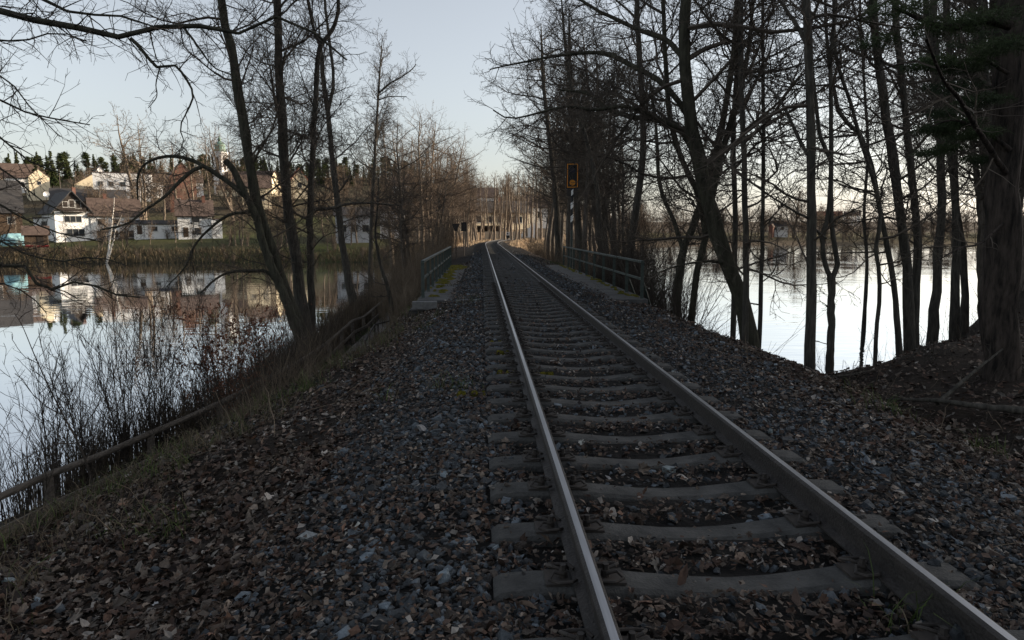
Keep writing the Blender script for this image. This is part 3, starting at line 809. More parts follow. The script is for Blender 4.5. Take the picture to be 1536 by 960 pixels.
sign('signal_board', 696, 333.5, 372, 52, 'black rectangular board on a post in the thicket at the track side', 'railway sign', 7.5, 13, 'rect', (M['black'],))
sign('warning_board', 684, 335.5, 372, 50, 'dark board tapering downwards on a post among the thicket stems', 'railway sign', 12, 11, 'tri', (M['iron'],))
sign('distance_marker', 762, 348, 366, 92, 'small white and black distance plate beside the bend in the track', 'railway sign', 5, 9, 'two', (M['white_paint'], M['black']))

# ------------------------------------------------------------------ wooden railing along the footpath
def path_railing():
    r = empty('path_railing', (0, 0, 0), 'weathered wooden handrail between the footpath and the lake', 'railing')
    ys = [5.2, 8.3, 10.4, 12.6, 14.9, 17.2, 19.4, 21.6, 23.8, 26.0, 28.3, 31.2, 34.4, 37.6, 41, 44.5]
    def top(y):
        return np.interp(y, [5, 8.3, 11.3, 20, 24, 29.3, 29.8, 36, 46], [-2.02, -2.02, -2.02, -2.1, -2.12, -1.98, -2.22, -2.2, -2.15])
    rg = random.Random(2)
    pts = []
    for y in ys:
        x = float(rail_x(y)); g = min(gz(x, y), -2.8); t = float(top(y))
        mb = MB(); a = rg.uniform(-.03, .03)
        mb.tube([(x + a, y, g - .3), (x + a * .3, y, (g + t) / 2), (x, y, t - .03)], [.075, .07, .066], 8)
        mb.build('post', M['wood'], r, smooth=False)
        pts.append((x, y, t))
    for a, b in zip(pts[:-1], pts[1:]):
        A, B = Vector(a), Vector(b); d = (B - A).normalized() * .0
        mid = (A + B) / 2 + Vector((0, 0, rg.uniform(-.03, .01)))
        MB().tube([A - (B - A).normalized() * .08, mid, B + (B - A).normalized() * .06], [.060, .055, .058], 8).build('top_rail', M['wood'], r, smooth=True)
        off = Vector((0, 0, -.46))
        MB().bar(A + off + Vector((.075, 0, 0)), B + off + Vector((.075, 0, rg.uniform(-.02, .02))), .035, .11).build('lower_rail', M['wood'], r)
    # short rail on the bank side of the path
    s = empty('culvert_railing', (0, 0, 0), 'short bent metal handrail at the bank side of the footpath', 'railing')
    P = [at(548, 512, 27.0), at(562, 487, 29.3), at(585, 481.5, 29.6)]
    for p in P + [at(554, 501, 28), at(567, 486, 29.35)]:
        g = gz(p[0], p[1])
        MB().bar((p[0], p[1], min(g, p[2] - .9) - .1), (p[0], p[1], p[2] - .02), .05, .05).build('post', M['iron'], s)
    MB().tube(P, .032, 8).build('top_rail', M['rust'], s, smooth=True)
path_railing()

# ------------------------------------------------------------------ trees: tapered stems, limbs and four orders of branches
def grow(rg, P, Rd, n, t0, t1, ang, length, K, wig, up, rr, rmin, taper=.8):
    """children of the branches P (N,K0,3) with radii Rd: n per parent (array), returns (paths, radii, t)"""
    N, K0, _ = P.shape
    n = np.broadcast_to(np.asarray(n), (N,)).astype(int)
    pi = np.repeat(np.arange(N), n)
    M_ = len(pi)
    k = np.arange(M_) - np.repeat(np.cumsum(n) - n, n)
    t = t0 + (t1 - t0) * np.clip((k + rg.random(M_)) / n[pi], 0, 1)
    f = np.clip(t * (K0 - 1), 0, K0 - 1.001); i = f.astype(int); fr = (f - i)[:, None]
    p = P[pi, i] * (1 - fr) + P[pi, i + 1] * fr
    T = norm(P[pi, i + 1] - P[pi, i])
    r = Rd[pi, i] * (1 - fr[:, 0]) + Rd[pi, i + 1] * fr[:, 0]
    ref = np.where(np.abs(T[:, 2:3]) < .9, np.array([[0, 0, 1.]]), np.array([[1., 0, 0]]))
    n0 = norm(np.cross(T, ref)); b0 = np.cross(n0, T)
    phi = k * 2.39996 + rg.normal(0, .7, M_) + 7.3 * pi
    a = np.clip(rg.normal(ang[0], ang[1], M_), .12, 1.9)[:, None]
    d = norm(np.cos(a) * T + np.sin(a) * (np.cos(phi)[:, None] * n0 + np.sin(phi)[:, None] * b0))
    L = length(pi, t, M_)
    step = (L / (K - 1))[:, None]
    out = np.empty((M_, K, 3)); out[:, 0] = p
    up = np.broadcast_to(np.asarray(up, float), (M_,))[:, None]
    for q in range(1, K):
        d = norm(d + rg.normal(0, wig, (M_, 3)) + up * np.array([[0, 0, 1.]]))
        p = p + d * step; out[:, q] = p
    r0 = np.maximum(np.minimum(r * .75, rr * L + rmin), rmin)
    rad = np.maximum(r0[:, None] * (1 - taper * np.linspace(0, 1, K)[None]), rmin * .75)
    return out, rad, L

ALDER = dict(n1=2.1, a1=(1.15, .28), l1=(.26, .10), up1=.05, w1=.16, n2=4.6, a2=(.85, .3), l2=.47, n3=6.0, l3=.50, n4=3.2, l4=.5, rmin=.0045, wig=.22, t0=.25, up=.03)
def build_crown(rg, stems, limbs, sp, base=None):
    """stems/limbs: list of (P(K,3), R(K)); returns verts, face blocks"""
    parts = []
    SP = np.array([resample(p, 24) for p, r in stems]); SR = np.array([np.interp(np.linspace(0, 1, 24), np.linspace(0, 1, len(r)), r) for p, r in stems])
    SL = np.linalg.norm(np.diff(SP, axis=1), axis=2).sum(1)
    sets = []
    H = sp.get('H', SL.max())
    if sp['n1'] > 0:
        n1 = np.maximum(1, (SL * sp['n1'] * (1 - sp['t0'])).round())
        l1 = lambda pi, t, m: np.minimum(SL[pi], H) * (sp['l1'][1] + (sp['l1'][0] - sp['l1'][1]) * np.sin(np.pi * np.clip((t - sp['t0']) / (1 - sp['t0']), 0, 1) ** .8 * .92 + .18)) * rg.uniform(.55, 1.2, m)
        A = grow(rg, SP, SR, n1, sp['t0'], .985, sp['a1'], l1, 8, sp['w1'], sp['up1'], .011, .006)
        parts.append(tubes(A[0], A[1], sp.get('s1', 4))); sets.append(A)
    if limbs:
        LP = np.array([resample(p, 16) for p, r in limbs]); LR = np.array([np.interp(np.linspace(0, 1, 16), np.linspace(0, 1, len(r)), r) for p, r in limbs])
        LL = np.linalg.norm(np.diff(LP, axis=1), axis=2).sum(1)
        sets.append((LP, LR, LL))
    nxt = []
    for k, (P, Rd, L) in enumerate(sets):
        big = P.shape[1] == 16
        n2 = np.maximum(2, (L * sp['n2'] * (1.0 if not big else sp.get('nl', 1.0))).round())
        l2 = lambda pi, t, m: np.minimum(L[pi], sp.get('cap2', 4.0)) * sp['l2'] * (1.1 - .6 * t) * rg.uniform(.5, 1.25, m)
        B = grow(rg, P, Rd, n2, .12, 1.0, sp['a2'], l2, 5, sp['wig'], sp['up'], .010, sp['rmin'] * 1.15)
        parts.append(tubes(B[0], B[1], 3)); nxt.append(B)
    P = np.concatenate([b[0] for b in nxt]); Rd = np.concatenate([b[1] for b in nxt]); L = np.concatenate([b[2] for b in nxt])
    if base is not None:         # finest twigs only where they can come into the picture
        px, py, w = proj(P[:, 2] + base)
        k = (px > -170) & (px < 1706) & (py > -150) & (w > 0)
        P, Rd, L = P[k], Rd[k], L[k]
    if sp['n3'] > 0:
        C = grow(rg, P, Rd, np.maximum(1, (sp['n3'] * np.clip(L / .8, .4, 2)).round()), .15, 1.0, (.8, .3), lambda pi, t, m: np.maximum(L[pi] * sp['l3'] * (1.1 - .5 * t) * rg.uniform(.5, 1.3, m), .08), 3, sp['wig'] * 1.2, sp['up'], .008, sp['rmin'])
        parts.append(tubes(C[0], C[1], 3))
        if sp['n4'] > 0:
            P, Rd, L = C
            D = grow(rg, P, Rd, np.maximum(0, (sp['n4'] * np.clip(L / .35, .3, 1.8)).round()), .2, 1.0, (.75, .3), lambda pi, t, m: np.maximum(L[pi] * sp['l4'] * rg.uniform(.5, 1.3, m), .05), 2, sp['wig'] * 1.3, sp['up'], .008, sp['rmin'] * .9)
            parts.append(tubes(D[0], D[1], 3))
    return join(parts)

def stem_mesh(name, stems, limbs, seed):
    rg = np.random.default_rng(seed)
    parts = []
    for lst, K, S in ((stems, 30, 12), (limbs, 18, 8)):
        for p, r in lst:
            P = resample(p, K); r = np.interp(np.linspace(0, 1, K), np.linspace(0, 1, len(r)), r)
            r = r * (1 + .045 * rg.normal(size=K)); P = P + rg.normal(0, 1, P.shape) * (r[:, None] * .10)
            V, Q = tubes(P[None], r[None], S)
            V = V + (rg.normal(0, .035, (len(V), 1)) * np.repeat(r, S)[:, None]) * norm(V - np.repeat(P, S, 0))
            parts.append((V, Q))
    V, F_ = join(parts)
    return new_mesh(name, V, F_, True)

TRIS = [0]
def hero_tree(name, label, cat, group, stems, limbs=(), seed=1, sp=None, bark='bark', twig='twig', foot=True):
    """stems/limbs given in world coordinates as (points, radii)"""
    rg = np.random.default_rng(seed)
    sp = dict(ALDER, **(sp or {}))
    base = np.array(stems[0][0][0], float)
    if foot:
        g = gz(base[0], base[1]); base = np.array([base[0], base[1], g])
    st = []
    for i, (p, r) in enumerate(stems):
        p = [np.array(q, float) - base for q in p]; r = list(r)
        if i == 0 and foot:
            d = p[1] - p[0]; p = [np.array([p[0][0] - .0, p[0][1], -.25]), np.array([p[0][0], p[0][1], .10])] + p[1:]
            r = [r[0] * sp.get('flare', 1.5), r[0] * 1.12] + r[1:]
        st.append((p, r))
    lb = [([np.array(q, float) - base for q in p], r) for p, r in limbs]
    e = empty(name, base, label, cat, group)
    link('trunk', stem_mesh('trunk', st, lb, seed), M[bark], e)
    V, F_ = build_crown(rg, st, lb, sp, base)
    TRIS[0] += sum(len(f) for f in F_) * 2
    link('crown', new_mesh('crown', V, F_, False), M[twig], e)
    return e

def stem_px(pts, Y, w0, w1, top=None):
    """stem through pixel points (base first) at distance Y; w0/w1 widths in pixels; top: extra metres upward"""
    P = [at(px, py, Y + (q[0] if q else 0)) for px, py, *q in pts]
    k = Y / F / 2 * .84
    n = len(P)
    r = list(np.linspace(w0 * k, w1 * k, n))
    if top:
        d = norm(P[-1] - P[-2]); d = norm(d + np.array([0, 0, 1.2]))
        P.append(P[-1] + d * top); r.append(max(.02, w1 * k * .25))
    return P, r
def limb_px(pts, Y, w0, w1):
    P = [at(px, py, Y + (q[0] if q else 0)) for px, py, *q in pts]
    return P, list(np.linspace(w0, w1, len(P)) * Y / F / 2)

def waterside_trees():
    g = 'bare trees standing between the footpath and the lake'
    hero_tree('alder_tree', 'twin trunk leaning bare tree with a snapped stub and arching limb by the handrail', 'tree', g,
        [stem_px([(462, 522), (440, 470), (412, 390), (385, 300), (366, 190), (348, 80), (334, 10)], 25.5, 21, 11, 5),
         stem_px([(449, 500), (418, 425), (398, 376), (384, 325), (366, 288), (350, 255), (339, 241)], 25.0, 17, 11)],
        [limb_px([(371, 296), (340, 272), (300, 246), (262, 234), (228, 240), (209, 256), (206, 282), (207, 300)], 25.0, 8, 2),
         limb_px([(305, 248), (286, 258, -.5), (262, 280, -1), (248, 294, -1.2), (214, 318, -1.6), (190, 336, -2), (150, 345, -2.4)], 25.0, 6, 2),
         limb_px([(374, 318), (345, 322), (318, 340), (292, 368), (278, 400), (250, 430)], 25.2, 5, 1.5),
         limb_px([(438, 464), (405, 411), (375, 407), (345, 408), (322, 420), (300, 440)], 25.2, 8, 2)],
        seed=21, sp=dict(n1=2.2, l1=(.20, .08), t0=.2, n2=3.8, nl=.9, rmin=.005), bark='bark_moss')
    hero_tree('alder_tree', 'tall straight bare tree in the middle of the clump beside the handrail', 'tree', g,
        [stem_px([(468, 520), (452, 455), (443, 390), (432, 300), (421, 160), (415, 0)], 27.0, 18, 11, 7)],
        [limb_px([(428, 215), (445, 200), (462, 206), (468, 180), (480, 150)], 26.8, 3, 1)], seed=22, sp=dict(n1=2.3, l1=(.20, .09), t0=.22, rmin=.005))
    hero_tree('alder_tree', 'bare tree with wavy upright trunk forking high above the handrail', 'tree', g,
        [stem_px([(468, 519), (467, 440), (465, 340), (468, 250), (472, 170), (478, 80), (482, 62)], 27.5, 13, 8),
         stem_px([(480, 68), (498, 45), (507, 15), (506, -20)], 27.5, 7, 5, 5), stem_px([(480, 68), (470, 40), (462, 0), (458, -30)], 27.5, 6, 4, 5)],
        [limb_px([(469, 314), (492, 313), (508, 309, .3), (530, 305, .6), (560, 305, 1.2), (600, 308, 2)], 27.5, 5, 2),
         limb_px([(467, 272), (448, 296), (436, 310)], 27.5, 3, 1.2)], seed=23, sp=dict(n1=2.2, l1=(.23, .11), t0=.25, rmin=.005))
    hero_tree('alder_tree', 'slender bare tree with a bent trunk behind the wavy one, feet in dry sedge', 'tree', g,
        [stem_px([(533, 470), (519, 400), (510, 330), (500, 250), (492, 170), (484, 110)], 40, 13, 7, 3.0),
         stem_px([(492, 170), (500, 120), (494, 60), (488, 10)], 40, 6, 4, 4)], 
        [limb_px([(505, 292), (520, 272), (528, 255)], 40, 3, 1)], seed=24, sp=dict(n1=2.2, l1=(.19, .08), t0=.25, rmin=.007))
    hero_tree('alder_tree', 'tall slim bare tree farther along the shore, its side branch reaching over open sky', 'tree', g,
        [stem_px([(556, 432), (556, 380), (559, 300), (563, 220), (567, 150), (571, 90), (573, 66)], 54, 8, 3, .6)],
        [limb_px([(568, 140), (585, 125), (603, 115), (618, 104), (624, 96)], 54, 3, 1.2), limb_px([(567, 150), (585, 145), (610, 145)], 54, 2, 1)],
        seed=25, sp=dict(n3=4.5, n4=2.4, n1=2.6, l1=(.17, .06), t0=.28, up1=.14, a1=(.85, .25), rmin=.008))
    hero_tree('alder_tree', 'bent dead looking bare stem rising from the bank beside the short metal handrail', 'tree', g,
        [stem_px([(590, 478), (584, 440), (571, 398), (563, 350), (566, 320)], 30, 8, 3, 1.5)], seed=26, sp=dict(n1=2.0, l1=(.3, .2), t0=.2, rmin=.006))
waterside_trees()

def overhanging():
    Y = 7.2
    b = at(-470, 346, Y); x0, y0 = b[0], b[1]
    g = gz(x0, y0)
    st = [([(x0, y0, g), (x0 + .1, y0, 0), (x0 - .05, y0, 2.0), (x0 + .1, y0 - .1, 4.5), (x0 - .2, y0, 7.5), (x0, y0, 11)], [.24, .21, .19, .16, .12, .05])]
    def L(pts, w0, w1, z0, dy=0):
        P, r = limb_px(pts, Y + dy, w0, w1)
        return [np.array([x0, y0, z0])] + P, [r[0] * 1.5] + r
    lb = [L([(-120, -20), (0, 18), (60, 32), (130, 44), (196, 57), (235, 41), (285, 36), (340, 51), (370, 46), (415, 25), (450, 38), (480, 55), (520, 90)], 15, 2.5, 3.6),
          L([(-100, 395), (0, 398), (47, 402), (56, 428), (66, 439), (100, 425), (132, 424), (165, 440), (210, 446)], 9, 2, 1.2, 1.5),
          L([(-100, 120), (-20, 140), (30, 165), (80, 178), (135, 187)], 6, 1.5, 3.0, .6),
          L([(-150, 170), (-30, 190), (10, 215), (50, 245), (100, 262)], 6, 1.5, 2.6, 1.2),
          L([(-150, 280), (-20, 300), (40, 330), (90, 350), (150, 362)], 5, 1.5, 1.9, 1.0),
          L([(-100, 50), (-10, 60), (40, 60), (85, 48), (130, 62)], 5, 1.5, 3.6, 1.4),
          L([(-150, 220), (-40, 235), (15, 262), (60, 300), (95, 318)], 5, 1.5, 2.3, 1.6), L([(-120, 330), (-20, 352), (30, 378), (90, 392), (140, 385), (190, 398)], 5, 1.4, 1.6, 1.2), L([(-120, 440), (-10, 425), (40, 440), (70, 470)], 4, 1.2, .8, 1.5),
          L([(-140, 80), (-30, 100), (20, 128), (45, 160), (90, 205)], 5, 1.2, 3.1, 2.0),
          L([(-100, -60), (40, -12), (110, 20), (180, 24), (260, 50)], 8, 2, 4.2, .8)]
    lb += [(limb_px([(196, 57), (216, 78), (236, 101), (262, 98), (280, 120), (290, 142), (282, 165), (270, 190), (276, 215), (262, 232)], Y, 5, 1.2)),
           (limb_px([(276, 42), (296, 68), (320, 100), (346, 112), (372, 128)], Y, 3.5, 1)), (limb_px([(225, 48), (231, 75), (238, 95)], Y, 2.5, 1)),
           (limb_px([(240, 101), (234, 125), (235, 145), (222, 162)], Y, 2, 1))]
    hero_tree('overhanging_tree', 'dark gnarled branches reaching in across the sky above the lake and far houses', 'tree', None, st, lb, seed=31,
              sp=dict(n1=.6, n2=10.5, nl=1.0, l2=.30, cap2=2.6, n3=6.0, l3=.46, n4=3.4, l4=.5, rmin=.0024, wig=.2, up=-.01), bark='bark_moss', twig='stem_dark')
overhanging()

def right_trees():
    g = 'bare trees on the wooded bank opposite the handrail'
    hero_tree('leaning_tree', 'thick mossy tree leaning over the bank beside the bridge, limbs sweeping toward the track', 'tree', g,
        [stem_px([(1146, 532), (1118, 470), (1092, 400), (1064, 310), (1046, 235), (1032, 150), (1026, 60), (1030, -20)], 17.0, 34, 15, 3.5)],
        [limb_px([(1048, 240), (1022, 196, .3), (995, 181, .6), (955, 176, 1), (915, 164, 1.5), (880, 140, 2), (840, 135, 2.5)], 17.2, 12, 3),
         limb_px([(1030, 170), (1000, 130, .2), (960, 105, .4), (905, 80, 1), (850, 82, 1.6), (790, 92, 2.2), (735, 104, 3)], 17.2, 10, 2),
         limb_px([(1027, 90), (1000, 60, .5), (960, 45, 1), (905, 20, 1.5), (850, -10, 2), (790, -20, 3)], 17.2, 9, 2),
         limb_px([(1038, 200), (985, 178), (940, 160, -.3), (890, 165, -.5), (845, 160, -.5), (770, 178, 0), (740, 165, 0)], 17.2, 8, 1.6),
         limb_px([(1064, 310), (1080, 240, .3), (1100, 170, .6), (1120, 90, 1), (1130, 0, 1.5)], 17.2, 12, 5),
         limb_px([(1090, 395), (1060, 392, -.3), (1020, 398, -.8), (985, 410, -1)], 17, 5, 1.5)],
        seed=41, sp=dict(n1=1.7, l1=(.34, .16), t0=.35, n2=3.4, nl=1.15, l2=.40, cap2=4.2, n3=5.5, n4=3.2, rmin=.005), bark='bark_moss')
    def simple(label, pts, Y, w0, w1, top, seed, limbs=(), sp=None, bark='bark', name='bare_tree'):
        hero_tree(name, label, 'tree', g, [stem_px(pts, Y, w0, w1, top)], [limb_px(l, Y, a, b) for l, a, b in limbs], seed, dict(dict(n1=1.9, l1=(.19, .08), t0=.25, rmin=.0056, n2=3.5, n3=5.8 if Y < 32 else 4.6, n4=2.6 if Y < 32 else 1.5), **(sp or {})), bark)
    simple('thin upright pole like tree just beside the thick leaning trunk', [(1102, 512), (1101, 420), (1103, 330), (1100, 190), (1108, 80), (1112, -10)], 18.5, 10, 7, 4, 42)
    simple('slim straight tree close against the foot of the leaning trunk', [(1118, 520), (1119, 420), (1117, 300), (1113, 150), (1111, 0)], 16.5, 11, 8, 5, 43)
    simple('thin straight tree with two short forks in front of the bright water', [(1141, 505), (1142, 420), (1145, 300), (1145, 150), (1144, 0)], 17.5, 8, 5, 4, 44, [([(1145, 208), (1130, 180), (1112, 150)], 4, 2)])
    simple('straight single dark trunk standing alone before the bright lake', [(1217, 552), (1217, 430), (1217, 300), (1215, 180), (1213, 60), (1210, -20)], 14.4, 18, 12, 6, 45,
           [([(1214, 70), (1190, 30, .4), (1165, -5, 1)], 8, 4), ([(1211, 232), (1190, 190, .3), (1170, 150, .6), (1140, 120, 1)], 6, 2.5), ([(1218, 330), (1190, 316, -.2), (1150, 290, -.4), (1110, 262, -.5)], 4, 2),
            ([(1219, 340), (1232, 352), (1240, 358)], 4, 3)], sp=dict(n1=1.5))
    hero_tree('forked_tree', 'forked dark tree splitting low into two wavy stems before the lake', 'tree', g,
        [stem_px([(1248, 545), (1247, 470), (1247, 412)], 14.8, 14, 13),
         stem_px([(1246, 418), (1236, 390), (1235, 355), (1242, 320), (1247, 250), (1240, 228), (1228, 190)], 14.8, 9, 6, 2.0),
         stem_px([(1248, 418), (1256, 395), (1249, 350), (1246, 290), (1247, 200), (1246, 100), (1252, 20)], 14.8, 9, 5, 4)], 
        [limb_px([(1235, 375), (1225, 345), (1200, 330)], 14.8, 4, 1.5)], seed=46, sp=dict(n1=1.6, l1=(.22, .12), t0=.3, rmin=.0045))
    simple('thin sinuous crooked tree on the edge of the shore', [(1318, 530), (1314, 500), (1319, 460), (1318, 400), (1312, 365), (1322, 330), (1310, 270), (1292, 215), (1275, 150), (1255, 90), (1251, 20)], 17.0, 8, 5, 3, 47)
    simple('leaning slim tree rising from the same root as a thicker pair at the shore', [(1358, 522), (1342, 440), (1325, 340), (1305, 240), (1282, 190), (1262, 180), (1250, 130), (1240, 60)], 19.5, 11, 5, 3, 48)
    simple('stout trunk of the pair at the shore, curving inward at the top', [(1370, 516), (1362, 430), (1352, 330), (1338, 230), (1322, 120), (1310, 0)], 20, 17, 12, 6, 49)
    simple('straighter trunk of the pair at the shore', [(1376, 512), (1374, 430), (1375, 340), (1363, 220), (1352, 110), (1342, 0)], 20.5, 14, 10, 6, 50)
    simple('grey slim tree growing on the bare knoll behind the pair', [(1402, 470), (1408, 380), (1413, 280), (1408, 170), (1402, 60), (1400, -10)], 25, 15, 11, 6, 51)
    simple('slim tree with mottled bark on the knoll', [(1436, 458), (1434, 380), (1432, 280), (1428, 180), (1424, 60), (1420, -10)], 26, 13, 9, 6, 52)
    simple('tilted tree on the far side of the knoll', [(1452, 455), (1445, 390), (1432, 300), (1420, 200), (1400, 110), (1390, 20)], 27, 11, 8, 6, 53)
    simple('thin young tree near the water line past the knoll', [(1298, 470), (1300, 400), (1296, 320), (1302, 230), (1296, 120), (1290, 10)], 34, 6, 4, 4, 54)
    simple('thin pale stem between the knoll trees', [(1484, 470), (1490, 400), (1494, 300), (1490, 200), (1478, 90), (1470, 0)], 22, 9, 7, 5, 55)
    simple('pair of bent stems rising behind the bridge railing end', [(1012, 462), (1020, 400), (1040, 340), (1062, 270), (1080, 200), (1098, 100), (1105, 20)], 24, 15, 9, 4, 56,
           [([(1026, 380), (1010, 330, .5), (990, 280, 1), (985, 200, 1.5), (975, 120, 2)], 8, 4)], sp=dict(n1=1.9, l1=(.22, .1)), bark='bark_moss')
    simple('crooked tree in the brush beside the railing', [(1030, 470), (1045, 410), (1058, 360), (1050, 300), (1028, 250), (1010, 200), (1000, 120)], 21, 13, 7, 5, 57, sp=dict(n1=2.2, l1=(.24, .12)), bark='bark_moss')
    simple('upright tree seen over the middle of the bridge railing', [(945, 420), (948, 360), (958, 290), (965, 200), (960, 100), (955, 0)], 32, 13, 8, 5, 58, sp=dict(n1=2.2, l1=(.22, .1)))
    simple('tree with a slight curve behind the signal', [(905, 415), (900, 350), (895, 280), (880, 210), (862, 150), (850, 90)], 40, 9, 5, 4, 59, sp=dict(n1=2.4, l1=(.24, .1), rmin=.007))
    simple('dark upright tree rising directly behind the signal board', [(870, 400), (868, 330), (862, 270), (858, 200), (855, 130)], 46, 10, 6, 5, 60, sp=dict(n1=2.4, l1=(.22, .1), rmin=.008))
    simple('tree rising just past the far end of the bridge railing', [(838, 392), (836, 330), (830, 260), (822, 190), (815, 120)], 52, 10, 6, 4, 61, sp=dict(n1=2.5, l1=(.26, .12), rmin=.009))
    # old pine on the knoll
    e = hero_tree('pine_tree', 'massive pine trunk with furrowed bark at the edge of the wooded knoll', 'tree', None,
        [stem_px([(1503, 556), (1500, 480), (1502, 380), (1507, 250), (1514, 120), (1522, -20)], 10.2, 56, 42, 7)],
        [limb_px([(1515, 225), (1490, 205), (1462, 190), (1430, 180), (1395, 190)], 10.0, 7, 2), limb_px([(1516, 40), (1480, 30), (1440, 40), (1395, 35), (1340, 10)], 9.6, 14, 4),
         limb_px([(1512, 110), (1470, 88), (1420, 100), (1370, 92), (1310, 108)], 9.6, 6, 2), limb_px([(1505, 335), (1470, 365, -.3), (1440, 372, -.6), (1400, 395, -.9)], 10, 4, 1.5),
         limb_px([(1508, 260), (1470, 200, -.5), (1440, 150, -1), (1415, 120, -1.4), (1390, 60, -2)], 10, 9, 3)],
        seed=62, sp=dict(flare=1.12, n1=1.1, l1=(.17, .1), t0=.3, n2=3.2, n3=2.5, n4=0, l2=.35, rmin=.004), bark='bark_pine')
    # needle sprays of the pines
    def needles(parent, clumps, seed):
        rg = np.random.default_rng(seed)
        base = np.array(parent.location)
        C, D = [], []
        for px, py, Y, rx, rz, n in clumps:
            c = at(px, py, Y) - base
            q = rg.normal(size=(n, 3)); q = q / np.linalg.norm(q, axis=1, keepdims=True) * rg.random((n, 1)) ** .4
            C.append(c + q * np.array([rx, rx, rz]))
        C = np.concatenate(C); n = len(C)
        tw = norm(rg.normal(size=(n, 3)) * np.array([1, 1, .35]))
        k = 16
        Pn = C[:, None] + tw[:, None] * rg.uniform(-.12, .12, (n, k, 1))
        dn = norm(tw[:, None] * .6 + rg.normal(0, .75, (n, k, 3)))
        tip = Pn + dn * rg.uniform(.06, .11, (n, k, 1))
        sd_ = norm(np.cross(dn, rg.normal(size=(n, k, 3)))) * .0035
        V = np.stack([Pn - sd_, Pn + sd_, tip], 2).reshape(-1, 3)
        T = np.arange(len(V)).reshape(-1, 3)
        link('needles', new_mesh('needles', V, T, False), M['needle'], parent)
    needles(e, [(1440, 185, 10.2, .34, .06, 130), (1405, 195, 10.3, .30, .05, 130), (1470, 200, 10.0, .3, .06, 90), (1420, 222, 10.6, .3, .05, 80), (1480, 28, 9.6, .5, .1, 150), (1420, 40, 9.6, .5, .1, 150),
                (1350, 12, 9.6, .5, .1, 120), (1400, 95, 9.6, .4, .07, 140), (1450, 100, 9.7, .4, .07, 120), (1470, 150, 9.8, .4, .07, 110), (1500, 70, 9.2, .4, .1, 120), (1415, 170, 11, .3, .05, 70), (1445, 205, 11, .35, .05, 90), (1395, 230, 11.5, .3, .05, 70), (1460, 60, 10.5, .5, .09, 60), (1430, 130, 10.5, .45, .07, 110), (1475, 240, 10.6, .35, .06, 90), (1330, 60, 10, .4, .07, 80)], 3)
right_trees()

# ------------------------------------------------------------------ woods in the distance: a few built trees, copied one by one
def proto_tree(seed, H, stems_n, sp, bark, twig, r0):
    rg = np.random.default_rng(seed)
    st = []
    for k in range(stems_n):
        lean = rg.normal(0, .05 if stems_n == 1 else .13, 2)
        n = 7; t = np.linspace(0, 1, n)
        h = H * (1 if k == 0 else rg.uniform(.75, .95))
        p = np.stack([lean[0] * h * t + np.cumsum(rg.normal(0, .010 * H, n)) * (t > 0), lean[1] * h * t + np.cumsum(rg.normal(0, .010 * H, n)) * (t > 0), h * t - .3], 1)
        st.append((list(p), list(r0 * (1.15 if k == 0 else .8) * (1 - t) ** .8 + .02)))
    tm = stem_mesh('trunk', st, [], seed); tm.materials.append(M[bark])
    V, F_ = build_crown(rg, st, [], dict(ALDER, **sp))
    TRIS[0] += sum(len(f) for f in F_) * 2
    cm = new_mesh('crown', V, F_, False); cm.materials.append(M[twig])
    return tm, cm
PRT = {}
